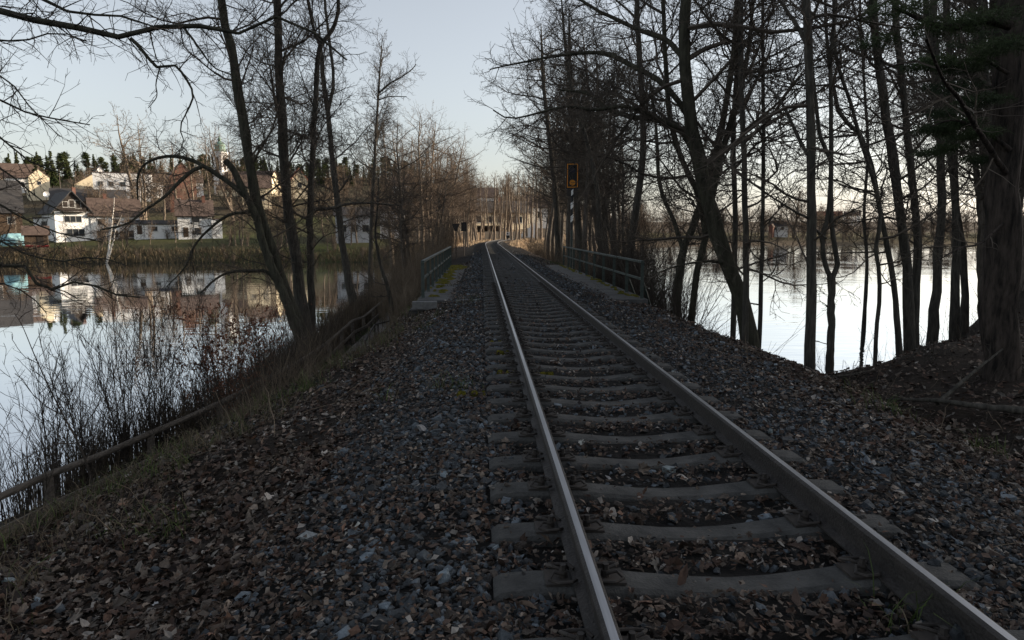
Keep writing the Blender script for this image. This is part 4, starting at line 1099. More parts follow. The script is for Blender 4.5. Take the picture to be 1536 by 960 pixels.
def protos():
    far = dict(n1=2.4, l1=(.30, .13), t0=.22, n2=2.6, l2=.46, n3=3.6, l3=.5, n4=.6, rmin=.014, up1=.09, wig=.2)
    thick = dict(far, n1=2.6, n2=2.8, n3=4.0, rmin=.030, t0=.12)
    mid = dict(n1=2.6, l1=(.30, .11), t0=.25, n2=2.6, n3=3.2, n4=.9, rmin=.0065, up1=.07)
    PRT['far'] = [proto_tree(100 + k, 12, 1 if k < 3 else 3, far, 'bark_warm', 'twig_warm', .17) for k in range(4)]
    PRT['mid'] = [proto_tree(110 + k, 15, 1 if k != 2 else 2, mid, 'bark_grey', 'twig', .16) for k in range(4)]
    PRT['slim'] = [proto_tree(120 + k, 13, 1, dict(far, n1=1.4, l1=(.16, .08), t0=.3, rmin=.012), 'bark_warm', 'twig_warm', .17) for k in range(3)]
    PRT['thick'] = [proto_tree(160 + k, 11, 1 if k < 2 else 4, thick, 'bark_warm', 'twig_warm', .17) for k in range(3)]
    PRT['bush'] = [proto_tree(130 + k, 3.2, 7, dict(far, n1=2.5, l1=(.4, .25), t0=.1, n2=3, n3=2.5, rmin=.014), 'bark_warm', 'twig_warm', .04) for k in range(3)]
    PRT['birch'] = [proto_tree(140, 11, 2, dict(far, n1=2.6, l1=(.28, .14), t0=.25, n3=3, up1=.02, rmin=.014), 'birch', 'twig_warm', .16)]
    # conifers: whorled boughs carrying clumps of small needle-sized faces
    PRT['conifer'] = []
    for k in range(4):
        rg = np.random.default_rng(150 + k); H = 15
        st = [([np.array((0, 0, -.5)), np.array((rg.normal(0, .2), rg.normal(0, .2), H * .5)), np.array((0, 0, H))], [.24, .16, .03])]
        tm = stem_mesh('trunk', st, [], 150 + k); tm.materials.append(M['bark_pine'])
        pine = k == 0
        C = []
        nb = 120 if pine else 150
        for b in range(nb):
            t = (.38 + .62 * rg.random()) if pine else (.12 + .88 * rg.random())
            R0 = (2.9 * math.sin(math.pi * min((t - .33) / .72, 1)) ** .7 * rg.uniform(.4, 1.15)) if pine else (2.9 * (1.02 - t) * rg.uniform(.6, 1.1) + .15)
            az = rg.uniform(0, 6.28); n = int(26 * (R0 + .4))
            f = rg.random(n) ** .6
            p = np.stack([np.cos(az) * R0 * f, np.sin(az) * R0 * f, H * t + (.30 if pine else -.28) * R0 * f], 1) + rg.normal(0, .22 if pine else .17, (n, 3)) * np.array([1, 1, .55])
            C.append(p)
        C = np.concatenate(C); n = len(C)
        a = norm(rg.normal(size=(n, 3)) * np.array([1, 1, .6])); b = norm(np.cross(a, rg.normal(size=(n, 3))))
        sz = rg.uniform(.14, .34, (n, 1))
        V = np.stack([C - a * sz, C + a * sz, C + b * sz * .9 + a * rg.normal(0, .05, (n, 1))], 1).reshape(-1, 3)
        cm = new_mesh('crown', V, np.arange(3 * n).reshape(-1, 3), False); cm.materials.append(M['needle_far'])
        PRT['conifer'].append((tm, cm))
protos()
def place(kind, name, x, y, sc, label, group, rg, cat='tree', k=None, z=None, lean=(0, 0)):
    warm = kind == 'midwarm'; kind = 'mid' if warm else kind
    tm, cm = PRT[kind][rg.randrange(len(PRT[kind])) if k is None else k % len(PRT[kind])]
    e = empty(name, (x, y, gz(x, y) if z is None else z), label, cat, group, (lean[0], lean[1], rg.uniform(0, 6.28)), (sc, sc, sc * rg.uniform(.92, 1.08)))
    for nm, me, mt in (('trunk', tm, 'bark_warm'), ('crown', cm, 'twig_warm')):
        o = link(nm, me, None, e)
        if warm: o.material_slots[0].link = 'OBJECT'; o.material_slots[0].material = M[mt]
    return e
def woods():
    rg = random.Random(8)
    # wood on the bank to the right of the line, past the bridge
    n = 0
    while n < 22:
        y = 42 + 42 * rg.random(); lim = np.interp(y, [40, 80], [8.6, 13.5])
        u = rg.uniform(4.4, lim); x = u + float(track_x(y))
        if gz(x, y) < WATER + .3: continue
        place('mid', 'bare_tree', x, y, rg.uniform(.78, 1.12), 'bare tree in the dense wood on the bank behind the signal', 'bare trees of the wood past the bridge', rg, lean=(rg.gauss(0, .04), rg.gauss(0, .05)))
        n += 1
    for k in range(16):      # more of the knoll wood, at the water
        x = rg.uniform(14, 30); y = x * rg.uniform(.95, 1.25) + 5
        if gz(x, y) < WATER + 1.0: continue
        place('mid', 'bare_tree', x, y, rg.uniform(.8, 1.15), 'bare tree among others on the dark wooded knoll by the water', 'bare trees on the knoll', rg, lean=(rg.gauss(0, .04), rg.gauss(0, .05)))
    # left of the line past the bridge
    for px, py, Y, k in ((598, 200, 60, 0), (612, 165, 58, 1), (632, 162, 62, 3), (645, 185, 66, 4), (655, 205, 72, 0), (668, 205, 78, 1), (622, 230, 50, 2), (600, 250, 48, 4), (588, 190, 68, 3), (640, 250, 55, 2)):
        p = at(px, 346, Y); g = gz(p[0], Y)
        if g < WATER + .3: g = WATER + .3
        h = at(px, py, Y)[2] - g
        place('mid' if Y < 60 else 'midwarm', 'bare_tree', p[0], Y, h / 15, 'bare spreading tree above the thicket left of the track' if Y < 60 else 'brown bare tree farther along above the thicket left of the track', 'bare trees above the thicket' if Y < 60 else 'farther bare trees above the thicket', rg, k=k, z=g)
    for k in range(16):
        px = rg.uniform(585, 735); Y = rg.uniform(62, 150); p = at(px, 346, Y); g = gz(p[0], Y)
        if g < WATER + .2: continue
        top = np.interp(px, [585, 640, 690, 735], [185, 175, 238, 262]) + rg.uniform(0, 40)
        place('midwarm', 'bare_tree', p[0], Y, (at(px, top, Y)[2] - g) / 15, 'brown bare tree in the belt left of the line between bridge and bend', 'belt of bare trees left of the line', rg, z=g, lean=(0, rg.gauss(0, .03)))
    for px, py, Y in ((681, 228, 96), (693, 240, 104), (702, 252, 118), (715, 232, 122), (675, 250, 110), (660, 245, 100), (687, 262, 128)):
        p = at(px, 346, Y); g = gz(p[0], Y); h = at(px, py, Y)[2] - g
        place('midwarm', 'bare_tree', p[0], Y, h / 15, 'brown bare tree beside the line just before the bend', 'brown bare trees before the bend', rg, z=g)
    # slim trunks in front of the house at the bend
    for px, py, Y, lab in ((709, 240, 128, 'slightly leaning slim sunlit trunk in front of the pale house at the bend'), (741, 250, 124, 'solitary slim sunlit trunk before the middle of the pale house at the bend')):
        p = at(px, 346, Y); g = gz(p[0], Y); place('slim', 'bare_tree', p[0], Y, (at(px, py, Y)[2] - g) / 13, lab, None, rg, z=g, lean=(0, .06 if px < 720 else -.02))
    for px, py, Y in ((757, 255, 126), (762, 248, 128), (768, 252, 122), (773, 246, 125), (779, 258, 130), (752, 262, 150), (786, 252, 140), (733, 262, 160), (726, 266, 170), (796, 240, 128), (804, 236, 135), (812, 230, 126), (716, 268, 138), (722, 258, 144), (749, 256, 138), (790, 246, 150), (698, 262, 140), (705, 270, 150)):
        p = at(px, 346, Y); g = gz(p[0], Y)
        place('slim', 'bare_tree', p[0], Y, (at(px, py, Y)[2] - g) / 13, 'slim sunlit bare trunk in the group beside the stairs at the bend', 'slim trunks by the stairs', rg, z=g, lean=(0, rg.gauss(0, .02)))
    for k in range(11):
        px = rg.uniform(686, 800); Y = rg.uniform(146, 158); p = at(px, 346, Y)
        place('far', 'garden_tree', p[0], Y, rg.uniform(.45, .85), 'bare tree standing close in front of the long pale house', 'bare trees before the long pale house', rg)
    # far wood closing the view behind the bend
    for k in range(34):
        px = rg.uniform(640, 850); Y = rg.uniform(190, 330); p = at(px, 346, Y)
        place('thick', 'bare_tree', p[0], Y, rg.uniform(.75, 1.15), 'brown bare tree on the rise behind the houses at the bend', 'bare trees on the rise behind the bend', rg)
    for k in range(5):
        px = rg.choice((655, 667, 690, 700, 820)) + rg.uniform(-4, 4); Y = rg.uniform(260, 320); p = at(px, 346, Y)
        place('conifer', 'conifer_tree', p[0], Y, rg.uniform(.5, .75), 'dark conifer poking out of the bare wood behind the bend', 'conifers behind the bend', rg)
    # hillside across the left lake
    for k in range(88):
        px = rg.uniform(-40, 640); Y = 150 + 190 * rg.random() ** .7
        if Y < 185 and px < 330 and rg.random() < .6: continue
        p = at(px, 346, Y)
        place('thick' if Y > 190 else 'far', 'bare_tree', p[0], Y, rg.uniform(.55, .95), 'brown bare tree among the houses on the hillside across the lake', 'bare trees on the hillside across the lake', rg)
    for k in range(15):
        px = rg.choice((20, 78, 95, 130, 150, 160, 185, 205, 222, 245, 262, 285, 300, 325, 340)) + rg.uniform(-5, 5); Y = rg.uniform(121, 136); p = at(px, 346, Y)
        place('far', 'garden_tree', p[0], Y, rg.uniform(.30, .55), 'small bare garden tree on the lawn in front of the white houses', 'small bare garden trees', rg)
    for k in range(26):
        px = rg.uniform(330, 650); Y = rg.uniform(116, 150); p = at(px, 346, Y)
        place('far', 'bare_tree', p[0], Y, rg.uniform(.4, .85), 'brown bare tree near the far shore behind the waterside clump', 'bare trees near the far shore', rg)
    for k in range(285):
        px = rg.uniform(-50, 660); Y = rg.uniform(305, 372); p = at(px, 346, Y)
        hh = rg.uniform(.45, .82) if Y > 332 else rg.uniform(.35, .6)
        place('conifer', 'conifer_tree', p[0], Y, hh, 'dark green conifer in the skyline wood above the village', 'conifers on the skyline above the village', rg)
    for px, Y, sc, lab in ((85, 290, 1.05, 'dark conifer behind the roof of the dark gabled house'), (62, 262, .95, 'big dark conifer standing right behind the tall cream gable')):
        p = at(px, 346, Y); place('conifer', 'conifer_tree', p[0], Y, sc, lab, None, rg)
    p = at(220, 346, 150); g = gz(p[0], 150); place('far', 'bare_tree', p[0], 150, (at(220, 168, 150)[2] - g) / 12, 'tallest bare tree rising above the village roofs', None, rg, k=3, z=g)
    for px, py, Y in ((318, 200, 170), (300, 225, 160), (352, 190, 180), (270, 210, 165), (245, 232, 175)):
        p = at(px, 346, Y); g = gz(p[0], Y); place('far', 'bare_tree', p[0], Y, (at(px, py, Y)[2] - g) / 12, 'tall bare tree in the group between the village roofs and the church', 'tall bare trees before the church', rg, z=g)
    # birch leaning over the far shore
    p = at(160, 386, 113); e = place('birch', 'birch_tree', p[0], 113, .95, 'pale leaning birch on the far shore in front of the white houses', None, rg, z=-3.2); e.rotation_euler = (0, .26, 0)
    for k in range(44):
        px = rg.uniform(-20, 620); Y = rg.uniform(112.5, 119); p = at(px, 346, Y)
        if gz(p[0], Y) < WATER: continue
        place('bush', 'bush', p[0], Y, rg.uniform(.35, .8), 'low brown bush at the water edge of the far shore', 'low bushes along the far shore', rg, cat='bush')
    for px, Y, sc in ((345, 130, 1.3), (370, 128, 1.2), (398, 134, 1.3), (108, 150, .9), (250, 142, .8), (590, 118, 1.2), (612, 112, 1.3), (470, 124, 1.0), (500, 122, .9)):
        p = at(px, 346, Y); place('bush', 'bush', p[0], Y, sc, 'tall brown bush standing above the far shore', 'tall bushes above the far shore', rg, cat='bush')
    # far shore of the right lake
    for k in range(72):
        px = rg.uniform(940, 1600); Y = 258 + 130 * rg.random() ** 1.6; p = at(px, 346, Y)
        place('thick', 'bare_tree', p[0], Y, rg.uniform(.75, 1.25), 'brown bare tree on the far shore of the bright lake', 'bare trees on the far shore of the bright lake', rg)
    p = at(1190, 346, 268); place('thick', 'bare_tree', p[0], 268, 1.7, 'big round crowned bare tree on the far shore of the bright lake', None, rg, k=2)
    for k in range(60):
        px = rg.uniform(980, 1600); Y = rg.uniform(252, 285); p = at(px, 346, Y)
        if gz(p[0], Y) < WATER: continue
        place('bush', 'bush', p[0], Y, rg.uniform(.7, 1.6), 'low bush at the edge of the bright lake', 'low bushes along the bright lake', rg, cat='bush')
woods()

# ------------------------------------------------------------------ shrubs, thicket, reeds
def shrub(label, px, Y, n, h, spread, seed, sp=None, name='shrub', twig='stem_dark', r=.011, group=None, cat='shrub', off=None):
    rg = np.random.default_rng(seed)
    x = xat(px, Y); g = gz(x, Y)
    st = []
    for k in range(n):
        a = rg.uniform(0, 6.28); L = h * rg.uniform(.55, 1.05); b = np.array([math.cos(a), math.sin(a), 0])
        t = np.linspace(0, 1, 6)[:, None]; s = spread * rg.uniform(.2, 1)
        p = b * .14 * rg.random() + b * s * L * (t ** 1.2) + np.array([0, 0, 1]) * L * t * (1 - .15 * s * t) + np.cumsum(rg.normal(0, .014 * L, (6, 3)), 0) * (t > 0)
        st.append((list(p), list(r * L / h * rg.uniform(.6, 1.1) * np.linspace(1, .25, 6))))
    e = empty(name, (x, Y, g - .08), label, cat, group)
    parts = [tubes(np.array([resample(p, 9)]), np.array([np.interp(np.linspace(0, 1, 9), np.linspace(0, 1, 6), q)]), 6) for p, q in st]
    V, F_ = join(parts)
    link('stems', new_mesh('stems', V, F_), M[twig], e)
    V, F_ = build_crown(rg, st, [], dict(dict(n1=5.5, l1=(.30, .12), a1=(.6, .2), t0=.12, up1=.10, w1=.10, n2=3.6, l2=.55, a2=(.6, .2), n3=.75, l3=.6, n4=0, s1=3, rmin=.0018, up=.06, wig=.12), **(sp or {})))
    TRIS[0] += sum(len(f) for f in F_) * 2
    link('twigs', new_mesh('twigs', V, F_, False), M[twig], e)
    return e, st, V
def shrubs():
    L = [(12.6, .5, 17, 3.6, .22), (13.6, .6, 16, 3.5, .2), (11.7, .6, 10, 2.7, .24), (14.8, .5, 13, 3.0, .2), (10.6, .9, 6, 1.7, .3), (12.9, 1.6, 11, 3.3, .2), (19.0, .6, 12, 3.0, .22), (9.0, .5, 5, 1.3, .35), (21.5, .7, 12, 2.8, .22),
         (17.5, 1.3, 11, 3.6, .18), (11.9, 1.5, 9, 2.8, .2)]
    L = [(proj((float(rail_x(Y)) - o, Y, 0.))[0], Y, n, h, s_) for Y, o, n, h, s_ in L]
    SHL = ['tall dense clump of bare shoots standing highest beside the handrail', 'dense bare shoots just right of the tallest clump', 'bare shoots just left of the tallest clump', 'bare shrub between the dense clump and the leafy beech',
           'short spreading bare shrub left of the dense clump', 'bare shoots at the water edge behind the tallest clump', 'bare shrub growing behind the small leafy beech', 'lowest spreading bare shrub beside the first handrail post',
           'bare shrub near the foot of the leaning trunks', 'narrow bare shrub rising behind the leafy beech', 'narrow bare shoots at the water edge left of the tallest clump']
    for i, (px, Y, n, h, s_) in enumerate(L):
        shrub(SHL[i], px, Y, n, h, s_, 300 + i, group='bare shrubs beside the wooden handrail')
    for i, (px, Y, n, h) in enumerate(((-10, 10.2, 6, 2.0), (60, 11.4, 6, 2.0))):
        shrub('low sparse bare shrub behind the first handrail posts', px, Y, n, h, .45, 330 + i, group='low sparse shrubs behind the handrail')
    # single slanting sapling
    P = [at(128, 690, 9.6), at(88, 610, 9.6), at(55, 540, 9.7), at(34, 490, 9.8), at(22, 470, 9.8)]
    P.insert(0, np.array([P[0][0] + .25, P[0][1], gz(P[0][0] + .25, P[0][1])]))
    hero_tree('sapling', 'slanting thin bare sapling leaning out over the lake behind the handrail', 'sapling', None, [(P, [.018, .017, .014, .010, .007, .004])], [], 340,
              dict(n1=2.6, l1=(.26, .14), t0=.3, a1=(.95, .2), n2=5, l2=.4, n3=1.5, n4=0, rmin=.0022), 'stem_dark', 'stem_dark', foot=False)
    # young beech keeping its withered leaves
    for px, Y, h, n, nl, lab, sd in ((318, 16.2, 3.4, 7, 3600, 'young beech still full of withered red brown leaves', 350), (385, 19.0, 3.0, 5, 1500, 'smaller young beech with withered leaves close to the clump of trunks', 351)):
        e, st, V = shrub(lab, px, Y, n, h, .30, sd, dict(n1=6, l1=(.36, .16), a1=(1.0, .2), up1=.02, n2=5, n3=2), 'beech_sapling', cat='sapling', r=.016)
        rg = np.random.default_rng(sd)
        c = V[rg.integers(0, len(V), nl)]; c = c[(c[:, 2] > .5) & (c[:, 2] < h * .92)]
        q = len(c); T, Fc = LEAF_T[3]
        a = norm(rg.normal(size=(q, 3)) * np.array([1, 1, .5])); N0 = norm(rg.normal(size=(q, 3))); b = norm(np.cross(N0, a)); N0 = np.cross(a, b)
        t = T[None] * rg.uniform(.034, .060, (q, 1, 1)) * np.concatenate([np.ones((q, 1, 2)), rg.uniform(-.5, 2.2, (q, 1, 1))], 2)
        VV = t[:, :, 0:1] * a[:, None] + (t[:, :, 1:2]) * b[:, None] + t[:, :, 2:3] * N0[:, None] + (c + rg.normal(0, .015, (q, 3)))[:, None]
        link('leaves', new_mesh('leaves', VV.reshape(-1, 3), (Fc[None] + len(T) * np.arange(q)[:, None, None]).reshape(-1, 3), False), M['beech_leaf'], e)
    # withered leaves caught on the shoots above the handrail
def shoots(name, label, cat, xs, ys, h, r, matl, seed, tw=4, lean=.12):
    rg = np.random.default_rng(seed)
    z = ground_z(xs, ys); k = z > WATER + .02; xs, ys, z, h, r = xs[k], ys[k], z[k], h[k], r[k]
    n = len(xs); K = 4; t = np.linspace(0, 1, K)
    d = rg.normal(0, lean, (n, 2))
    P = np.empty((n, K, 3))
    wob = np.cumsum(rg.normal(0, .03, (n, K, 2)), 1) * t[None, :, None]
    P[:, :, 0] = xs[:, None] + (d[:, :1] * t[None] ** 1.4 + wob[:, :, 0]) * h[:, None]
    P[:, :, 1] = ys[:, None] + (d[:, 1:] * t[None] ** 1.4 + wob[:, :, 1]) * h[:, None]
    P[:, :, 2] = z[:, None] - .05 + h[:, None] * t[None]
    Rd = r[:, None] * (1 - .7 * t[None])
    parts = [tubes(P, Rd, 3)]
    if tw:
        A = grow(rg, P, Rd, np.full(n, tw), .2, .95, (.6, .2), lambda pi, t_, m: h[pi] * rg.uniform(.12, .32, m), 3, .12, .08, .006, r.min() * .5)
        parts.append(tubes(A[0], A[1], 3))
    V, F_ = join(parts)
    TRIS[0] += sum(len(f) for f in F_) * 2
    link(name, new_mesh(name, V, F_, False), matl, kind='stuff', label=label, cat=cat)
def thickets():
    n = 2100
    y = RG.uniform(24, 74, n); c = np.interp(y, [24, 36, 55, 74], [-3.6, -3.7, -3.6, -4.2]); w = np.interp(y, [24, 30, 40, 74], [.9, 1.6, 4.5, 6])
    x = c - w * RG.random(n) ** 1.1
    shoots('thicket', 'dense thicket of thin upright brown shoots left of the bridge', 'thicket', x, y, RG.uniform(1.4, 3.6, n) * np.interp(y, [24, 34, 45], [.55, .8, 1.1]), RG.uniform(.008, .016, n), M['stem'], 401, 4, .08)
    n = 1500
    y = RG.uniform(38, 80, n); x = 3.9 + RG.random(n) ** 1.3 * np.interp(y, [38, 84], [4.5, 7])
    shoots('undergrowth', 'tangle of low bare undergrowth beneath the wood right of the track', 'undergrowth', x, y, RG.uniform(.5, 2.0, n), RG.uniform(.007, .013, n), M['stem'], 402, 5, .35)
    n = 1000
    y = RG.uniform(17.5, 38, n); x = np.interp(y, [17, 22, 34], [4.0, 4.2, 4.4]) + RG.random(n) * np.interp(y, [17, 22, 34], [1.5, 2.6, 3.5])
    shoots('bramble_scrub', 'dark bramble scrub on the steep bank next to the bridge end', 'scrub', x, y, RG.uniform(.5, 2.3, n), RG.uniform(.005, .010, n), M['stem_dark'], 403, 6, .45)
    n = 620
    y = RG.uniform(18.2, 40, n); x = np.interp(y, [17, 22, 40], [3.9, 4.0, 4.4]) + RG.random(n) * np.interp(y, [17, 22, 40], [1.6, 3.0, 4.4])
    shoots('bank_thicket', 'tangle of thin dark saplings on the bank behind the bridge railing', 'thicket', x, y, RG.uniform(1.6, 4.6, n), RG.uniform(.008, .018, n), M['stem_dark'], 409, 9, .28)
    n = 420
    y = RG.uniform(19, 40, n); x = (y - 4) / .92 + RG.uniform(-3.5, 5, n)
    shoots('knoll_thicket', 'dark thin saplings crowding the wooded knoll by the water', 'thicket', x, y, RG.uniform(.8, 4.2, n), RG.uniform(.006, .016, n), M['stem_dark'], 410, 8, .25)
    n = 420
    x = RG.uniform(4.6, 20, n); y = 10 + (x - 3) * .9 + RG.normal(0, 2.2, n)
    shoots('knoll_scrub', 'sparse thin bare twigs sprouting along the edge of the knoll', 'scrub', x, y, RG.uniform(.25, 1.2, n), RG.uniform(.003, .006, n), M['stem_dark'], 404, 5, .4)
    n = 1500
    y = RG.uniform(80, 116, n); x = -4.2 - RG.random(n) * 9
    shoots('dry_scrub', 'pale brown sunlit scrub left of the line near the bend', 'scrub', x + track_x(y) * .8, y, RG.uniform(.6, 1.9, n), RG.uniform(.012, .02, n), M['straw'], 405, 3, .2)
    n = 1000
    y = 8 + 22 * RG.random(n) ** .7; x = rail_x(y) + np.where((RG.random(n) < .8) | (y > 19), -RG.uniform(.1, 2.4, n), RG.uniform(1.9, 2.9, n))
    shoots('bank_shoots', 'thin bare shoots and dead stalks along the footpath edge', 'shoots', x, y, RG.uniform(.3, 1.7, n), RG.uniform(.0025, .005, n), M['stem_dark'], 406, 4, .25)
    n = 620
    y = RG.uniform(9.6, 13.4, n); x = np.interp(y, CR_Y, CR_X) - RG.uniform(-.1, 1.5, n)
    shoots('slope_scrub', 'brown dead weeds and stalks on the upper edge of the slope above the footpath', 'weeds', x, y, RG.uniform(.3, 1.25, n) * np.interp(y, [9.6, 11.5, 13, 13.4], [.5, 1, .8, .5]), RG.uniform(.0022, .0045, n), M['stem'], 407, 5, .3)
    n = 330
    y = RG.uniform(11.0, 13.8, n); x = np.interp(y, CR_Y, CR_X) - RG.uniform(.3, 1.7, n)
    shoots('bramble_stems', 'tall thin bramble stems growing up the slope in front of the wooden handrail', 'stems', x, y, RG.uniform(.9, 2.3, n), RG.uniform(.003, .006, n), M['stem_dark'], 408, 5, .22)
    # dry grass at the bend, colour lightened to boost the glow of the sun
    n = 11000
    y = RG.uniform(83, 140, n); sd_ = RG.random(n) < .68
    u = np.where(sd_, 2.4 + 13 * RG.random(n), -2.4 - 9 * RG.random(n)); x = u + track_x(y)
    z = ground_z(x, y); k = z > WATER + .4; x, y, z = x[k], y[k], z[k]; n = len(x)
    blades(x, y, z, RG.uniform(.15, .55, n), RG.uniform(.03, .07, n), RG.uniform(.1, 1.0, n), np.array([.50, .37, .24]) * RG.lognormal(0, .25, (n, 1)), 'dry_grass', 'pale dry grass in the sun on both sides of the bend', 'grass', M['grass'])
    # dry sedge by the water
    n = 12000
    y = RG.uniform(12, 50, n); x = rail_x(y) - .35 - RG.random(n) * 2.2
    z = ground_z(x, y); k = z > WATER - .12; x, y, z = x[k], y[k], z[k]; n = len(x)
    blades(x, y, z, RG.uniform(.5, 1.6, n), RG.uniform(.010, .022, n), RG.uniform(.05, .5, n), np.array([.075, .058, .040]) * RG.lognormal(0, .3, (n, 1)), 'sedge', 'dark dry sedge and reeds between the handrail and the water', 'sedge', M['grass'])
    # reed fringe and rough grass on the far shore
    n = 9000
    px = RG.uniform(-30, 640, n); Y = RG.uniform(111, 121, n); x = np.array([xat(a, b) for a, b in zip(px, Y)]); z = ground_z(x, Y); k = (z > WATER - .1); x, Y, z = x[k], Y[k], z[k]; n = len(x)
    blades(x, Y, z, RG.uniform(.3, 1.3, n), RG.uniform(.05, .12, n), RG.uniform(.1, .8, n), np.array([.15, .115, .07]) * RG.lognormal(0, .35, (n, 1)), 'reed_fringe', 'pale brown reeds and rough grass fringing the far shore', 'reeds', M['grass'])
shrubs(); thickets()
def fallen(label, pts, Y, r, seed):
    P = []
    for px, py, dy, dz in pts:
        p = at(px, py, Y + dy); P.append(np.array([p[0], p[1], gz(p[0], p[1]) + dz]))
    hero_tree('fallen_branch', label, 'fallen branch', None, [(P, list(np.linspace(r, r * .35, len(P))))], [], seed, dict(n1=1.6, l1=(.22, .12), t0=.3, a1=(.8, .2), n2=3, n3=1.5, n4=0, rmin=.004, up1=0, up=0), 'bark', 'stem_dark', foot=False)
fallen('long fallen pole lying across the hollow toward the pine', [(1560, 650, 0, .10), (1470, 625, .4, .12), (1400, 612, .8, .16), (1330, 598, 1.4, .06)], 8.4, .055, 501)
fallen('fallen forked branch propped up beside the long fallen pole', [(1405, 612, .6, .10), (1450, 590, .8, .35), (1500, 565, 1.0, .62)], 8.6, .035, 502)
fallen('thin fallen branch on the leaf slope beneath the forked tree', [(1180, 560, 0, .05), (1240, 575, 0, .08), (1310, 600, 0, .05)], 11.5, .022, 503)

# ------------------------------------------------------------------ buildings
def house(name, label, cat, px, py, Y, wpx, eave_px, ridge_px, depth, wall, roof, ridge='y', yaw=0.0, wins=(), over=.35, chim=None, found=2.5, group=None, roofthick=.16):
    """front centre of the base at the pixel; sizes in photograph pixels at that distance; wins: (face, u 0..1, v metres, w, h)"""
    k = Y / F
    p = at(px, py, Y); w = wpx * k; he = eave_px * k; hr = ridge_px * k; d = depth
    e = empty(name, (p[0], p[1], p[2]), label, cat, group, (0, 0, math.atan2(-(p[0] - CAM[0]), p[1]) + yaw))
    mb = MB(); x = w / 2
    if ridge == 'y':
        V = [(-x, 0, -found), (x, 0, -found), (x, 0, he), (0, 0, hr), (-x, 0, he), (-x, d, -found), (x, d, -found), (x, d, he), (0, d, hr), (-x, d, he)]
        mb.add(V, [(0, 1, 2, 3, 4), (9, 8, 7, 6, 5), (1, 6, 7, 2), (5, 0, 4, 9), (5, 6, 1, 0)])
    else:
        V = [(-x, 0, -found), (-x, 0, he), (-x, d / 2, hr), (-x, d, he), (-x, d, -found), (x, 0, -found), (x, 0, he), (x, d / 2, hr), (x, d, he), (x, d, -found)]
        mb.add(V, [(0, 1, 2, 3, 4), (9, 8, 7, 6, 5), (0, 5, 6, 1), (3, 8, 9, 4), (4, 9, 5, 0)])
    mb.build('wall', M[wall], e)
    def slab(a, b, c, dd, name='roof'):
        A, B, C, D = map(Vector, (a, b, c, dd)); n = (B - A).cross(D - A).normalized()
        if n.z < 0: n = -n
        V = [v + n * .02 for v in (A, B, C, D)] + [v + n * (.02 + roofthick) for v in (A, B, C, D)]
        return MB().add(V, [(3, 2, 1, 0), (4, 5, 6, 7), (0, 1, 5, 4), (1, 2, 6, 5), (2, 3, 7, 6), (3, 0, 4, 7)]).build(name, M[roof], e)
    o = over
    if hr > he + .05:
        if ridge == 'y':
            sl_ = (hr - he) / x
            for sx in (-1, 1): slab((sx * (x + o), -o, he - o * sl_), (sx * (x + o), d + o, he - o * sl_), (sx * .004, d + o, hr), (sx * .004, -o, hr))
        else:
            sl_ = (hr - he) / (d / 2)
            for a in (0, 1):
                yy = -o if a == 0 else d + o; m_ = d / 2 + (-.004 if a == 0 else .004)
                slab((-x - o, yy, he - o * sl_), (x + o, yy, he - o * sl_), (x + o, m_, hr), (-x - o, m_, hr))
    else:
        MB().box(-x - o, x + o, -o, d + o, he + .01, he + .22).build('roof', M[roof], e)
    if chim:
        cx, cy = chim
        MB().box(cx - .3, cx + .3, cy - .3, cy + .3, he, hr + .9).box(cx - .36, cx + .36, cy - .36, cy + .36, hr + .905, hr + 1.02).build('chimney', M['brick_red'], e)
    for wv in wins:
        f, u, v, ww, hh = wv[:5]; kind = wv[5] if len(wv) > 5 else 'window'
        def tr(a, b, c):   # a along the face, b outwards, c up
            if f == 'f': return (-x + u * w + a, -b, v + c)
            if f == 'r': return (x + b, u * d + a, v + c)
            return (-x - b, d - u * d - a, v + c)
        def bx(mb, a0, a1, b0, b1, c0, c1):
            V = [tr(a, b, c) for c in (c0, c1) for a, b in ((a0, b0), (a1, b0), (a1, b1), (a0, b1))]
            mb.add(V, [(0, 3, 2, 1), (4, 5, 6, 7), (0, 1, 5, 4), (1, 2, 6, 5), (2, 3, 7, 6), (3, 0, 4, 7)])
        a, t = ww / 2, .08
        if kind == 'door':
            mb = MB(); bx(mb, -a, a, .003, .06, 0, hh); mb.build('door', M['timber'], e)
        elif kind == 'dark':
            mb = MB(); bx(mb, -a, a, .003, .05, 0, hh); mb.build('board_cladding', M['timber_dark'], e)
        else:
            mb = MB()
            bx(mb, -a - t, -a, .003, .07, -t, hh + t); bx(mb, a, a + t, .003, .07, -t, hh + t); bx(mb, -a, a, .003, .07, hh, hh + t); bx(mb, -a - t * 2, a + t * 2, .003, .13, -t * 1.8, -t - .001)
            bx(mb, -a, a, .003, .07, -t, 0)
            nb = max(1, int(round(ww / 1.0)))
            for q in range(1, nb): bx(mb, -a + ww * q / nb - .03, -a + ww * q / nb + .03, .012, .06, 0, hh)
            fr = mb.build('window', M['frame'], e)
            mb = MB(); bx(mb, -a, a, .002, .011, 0, hh); mb.build('pane', M['glass'], fr)
    return e
def row(face, v, us, w=1.1, h=1.3): return [(face, u, v, w, h) for u in us]

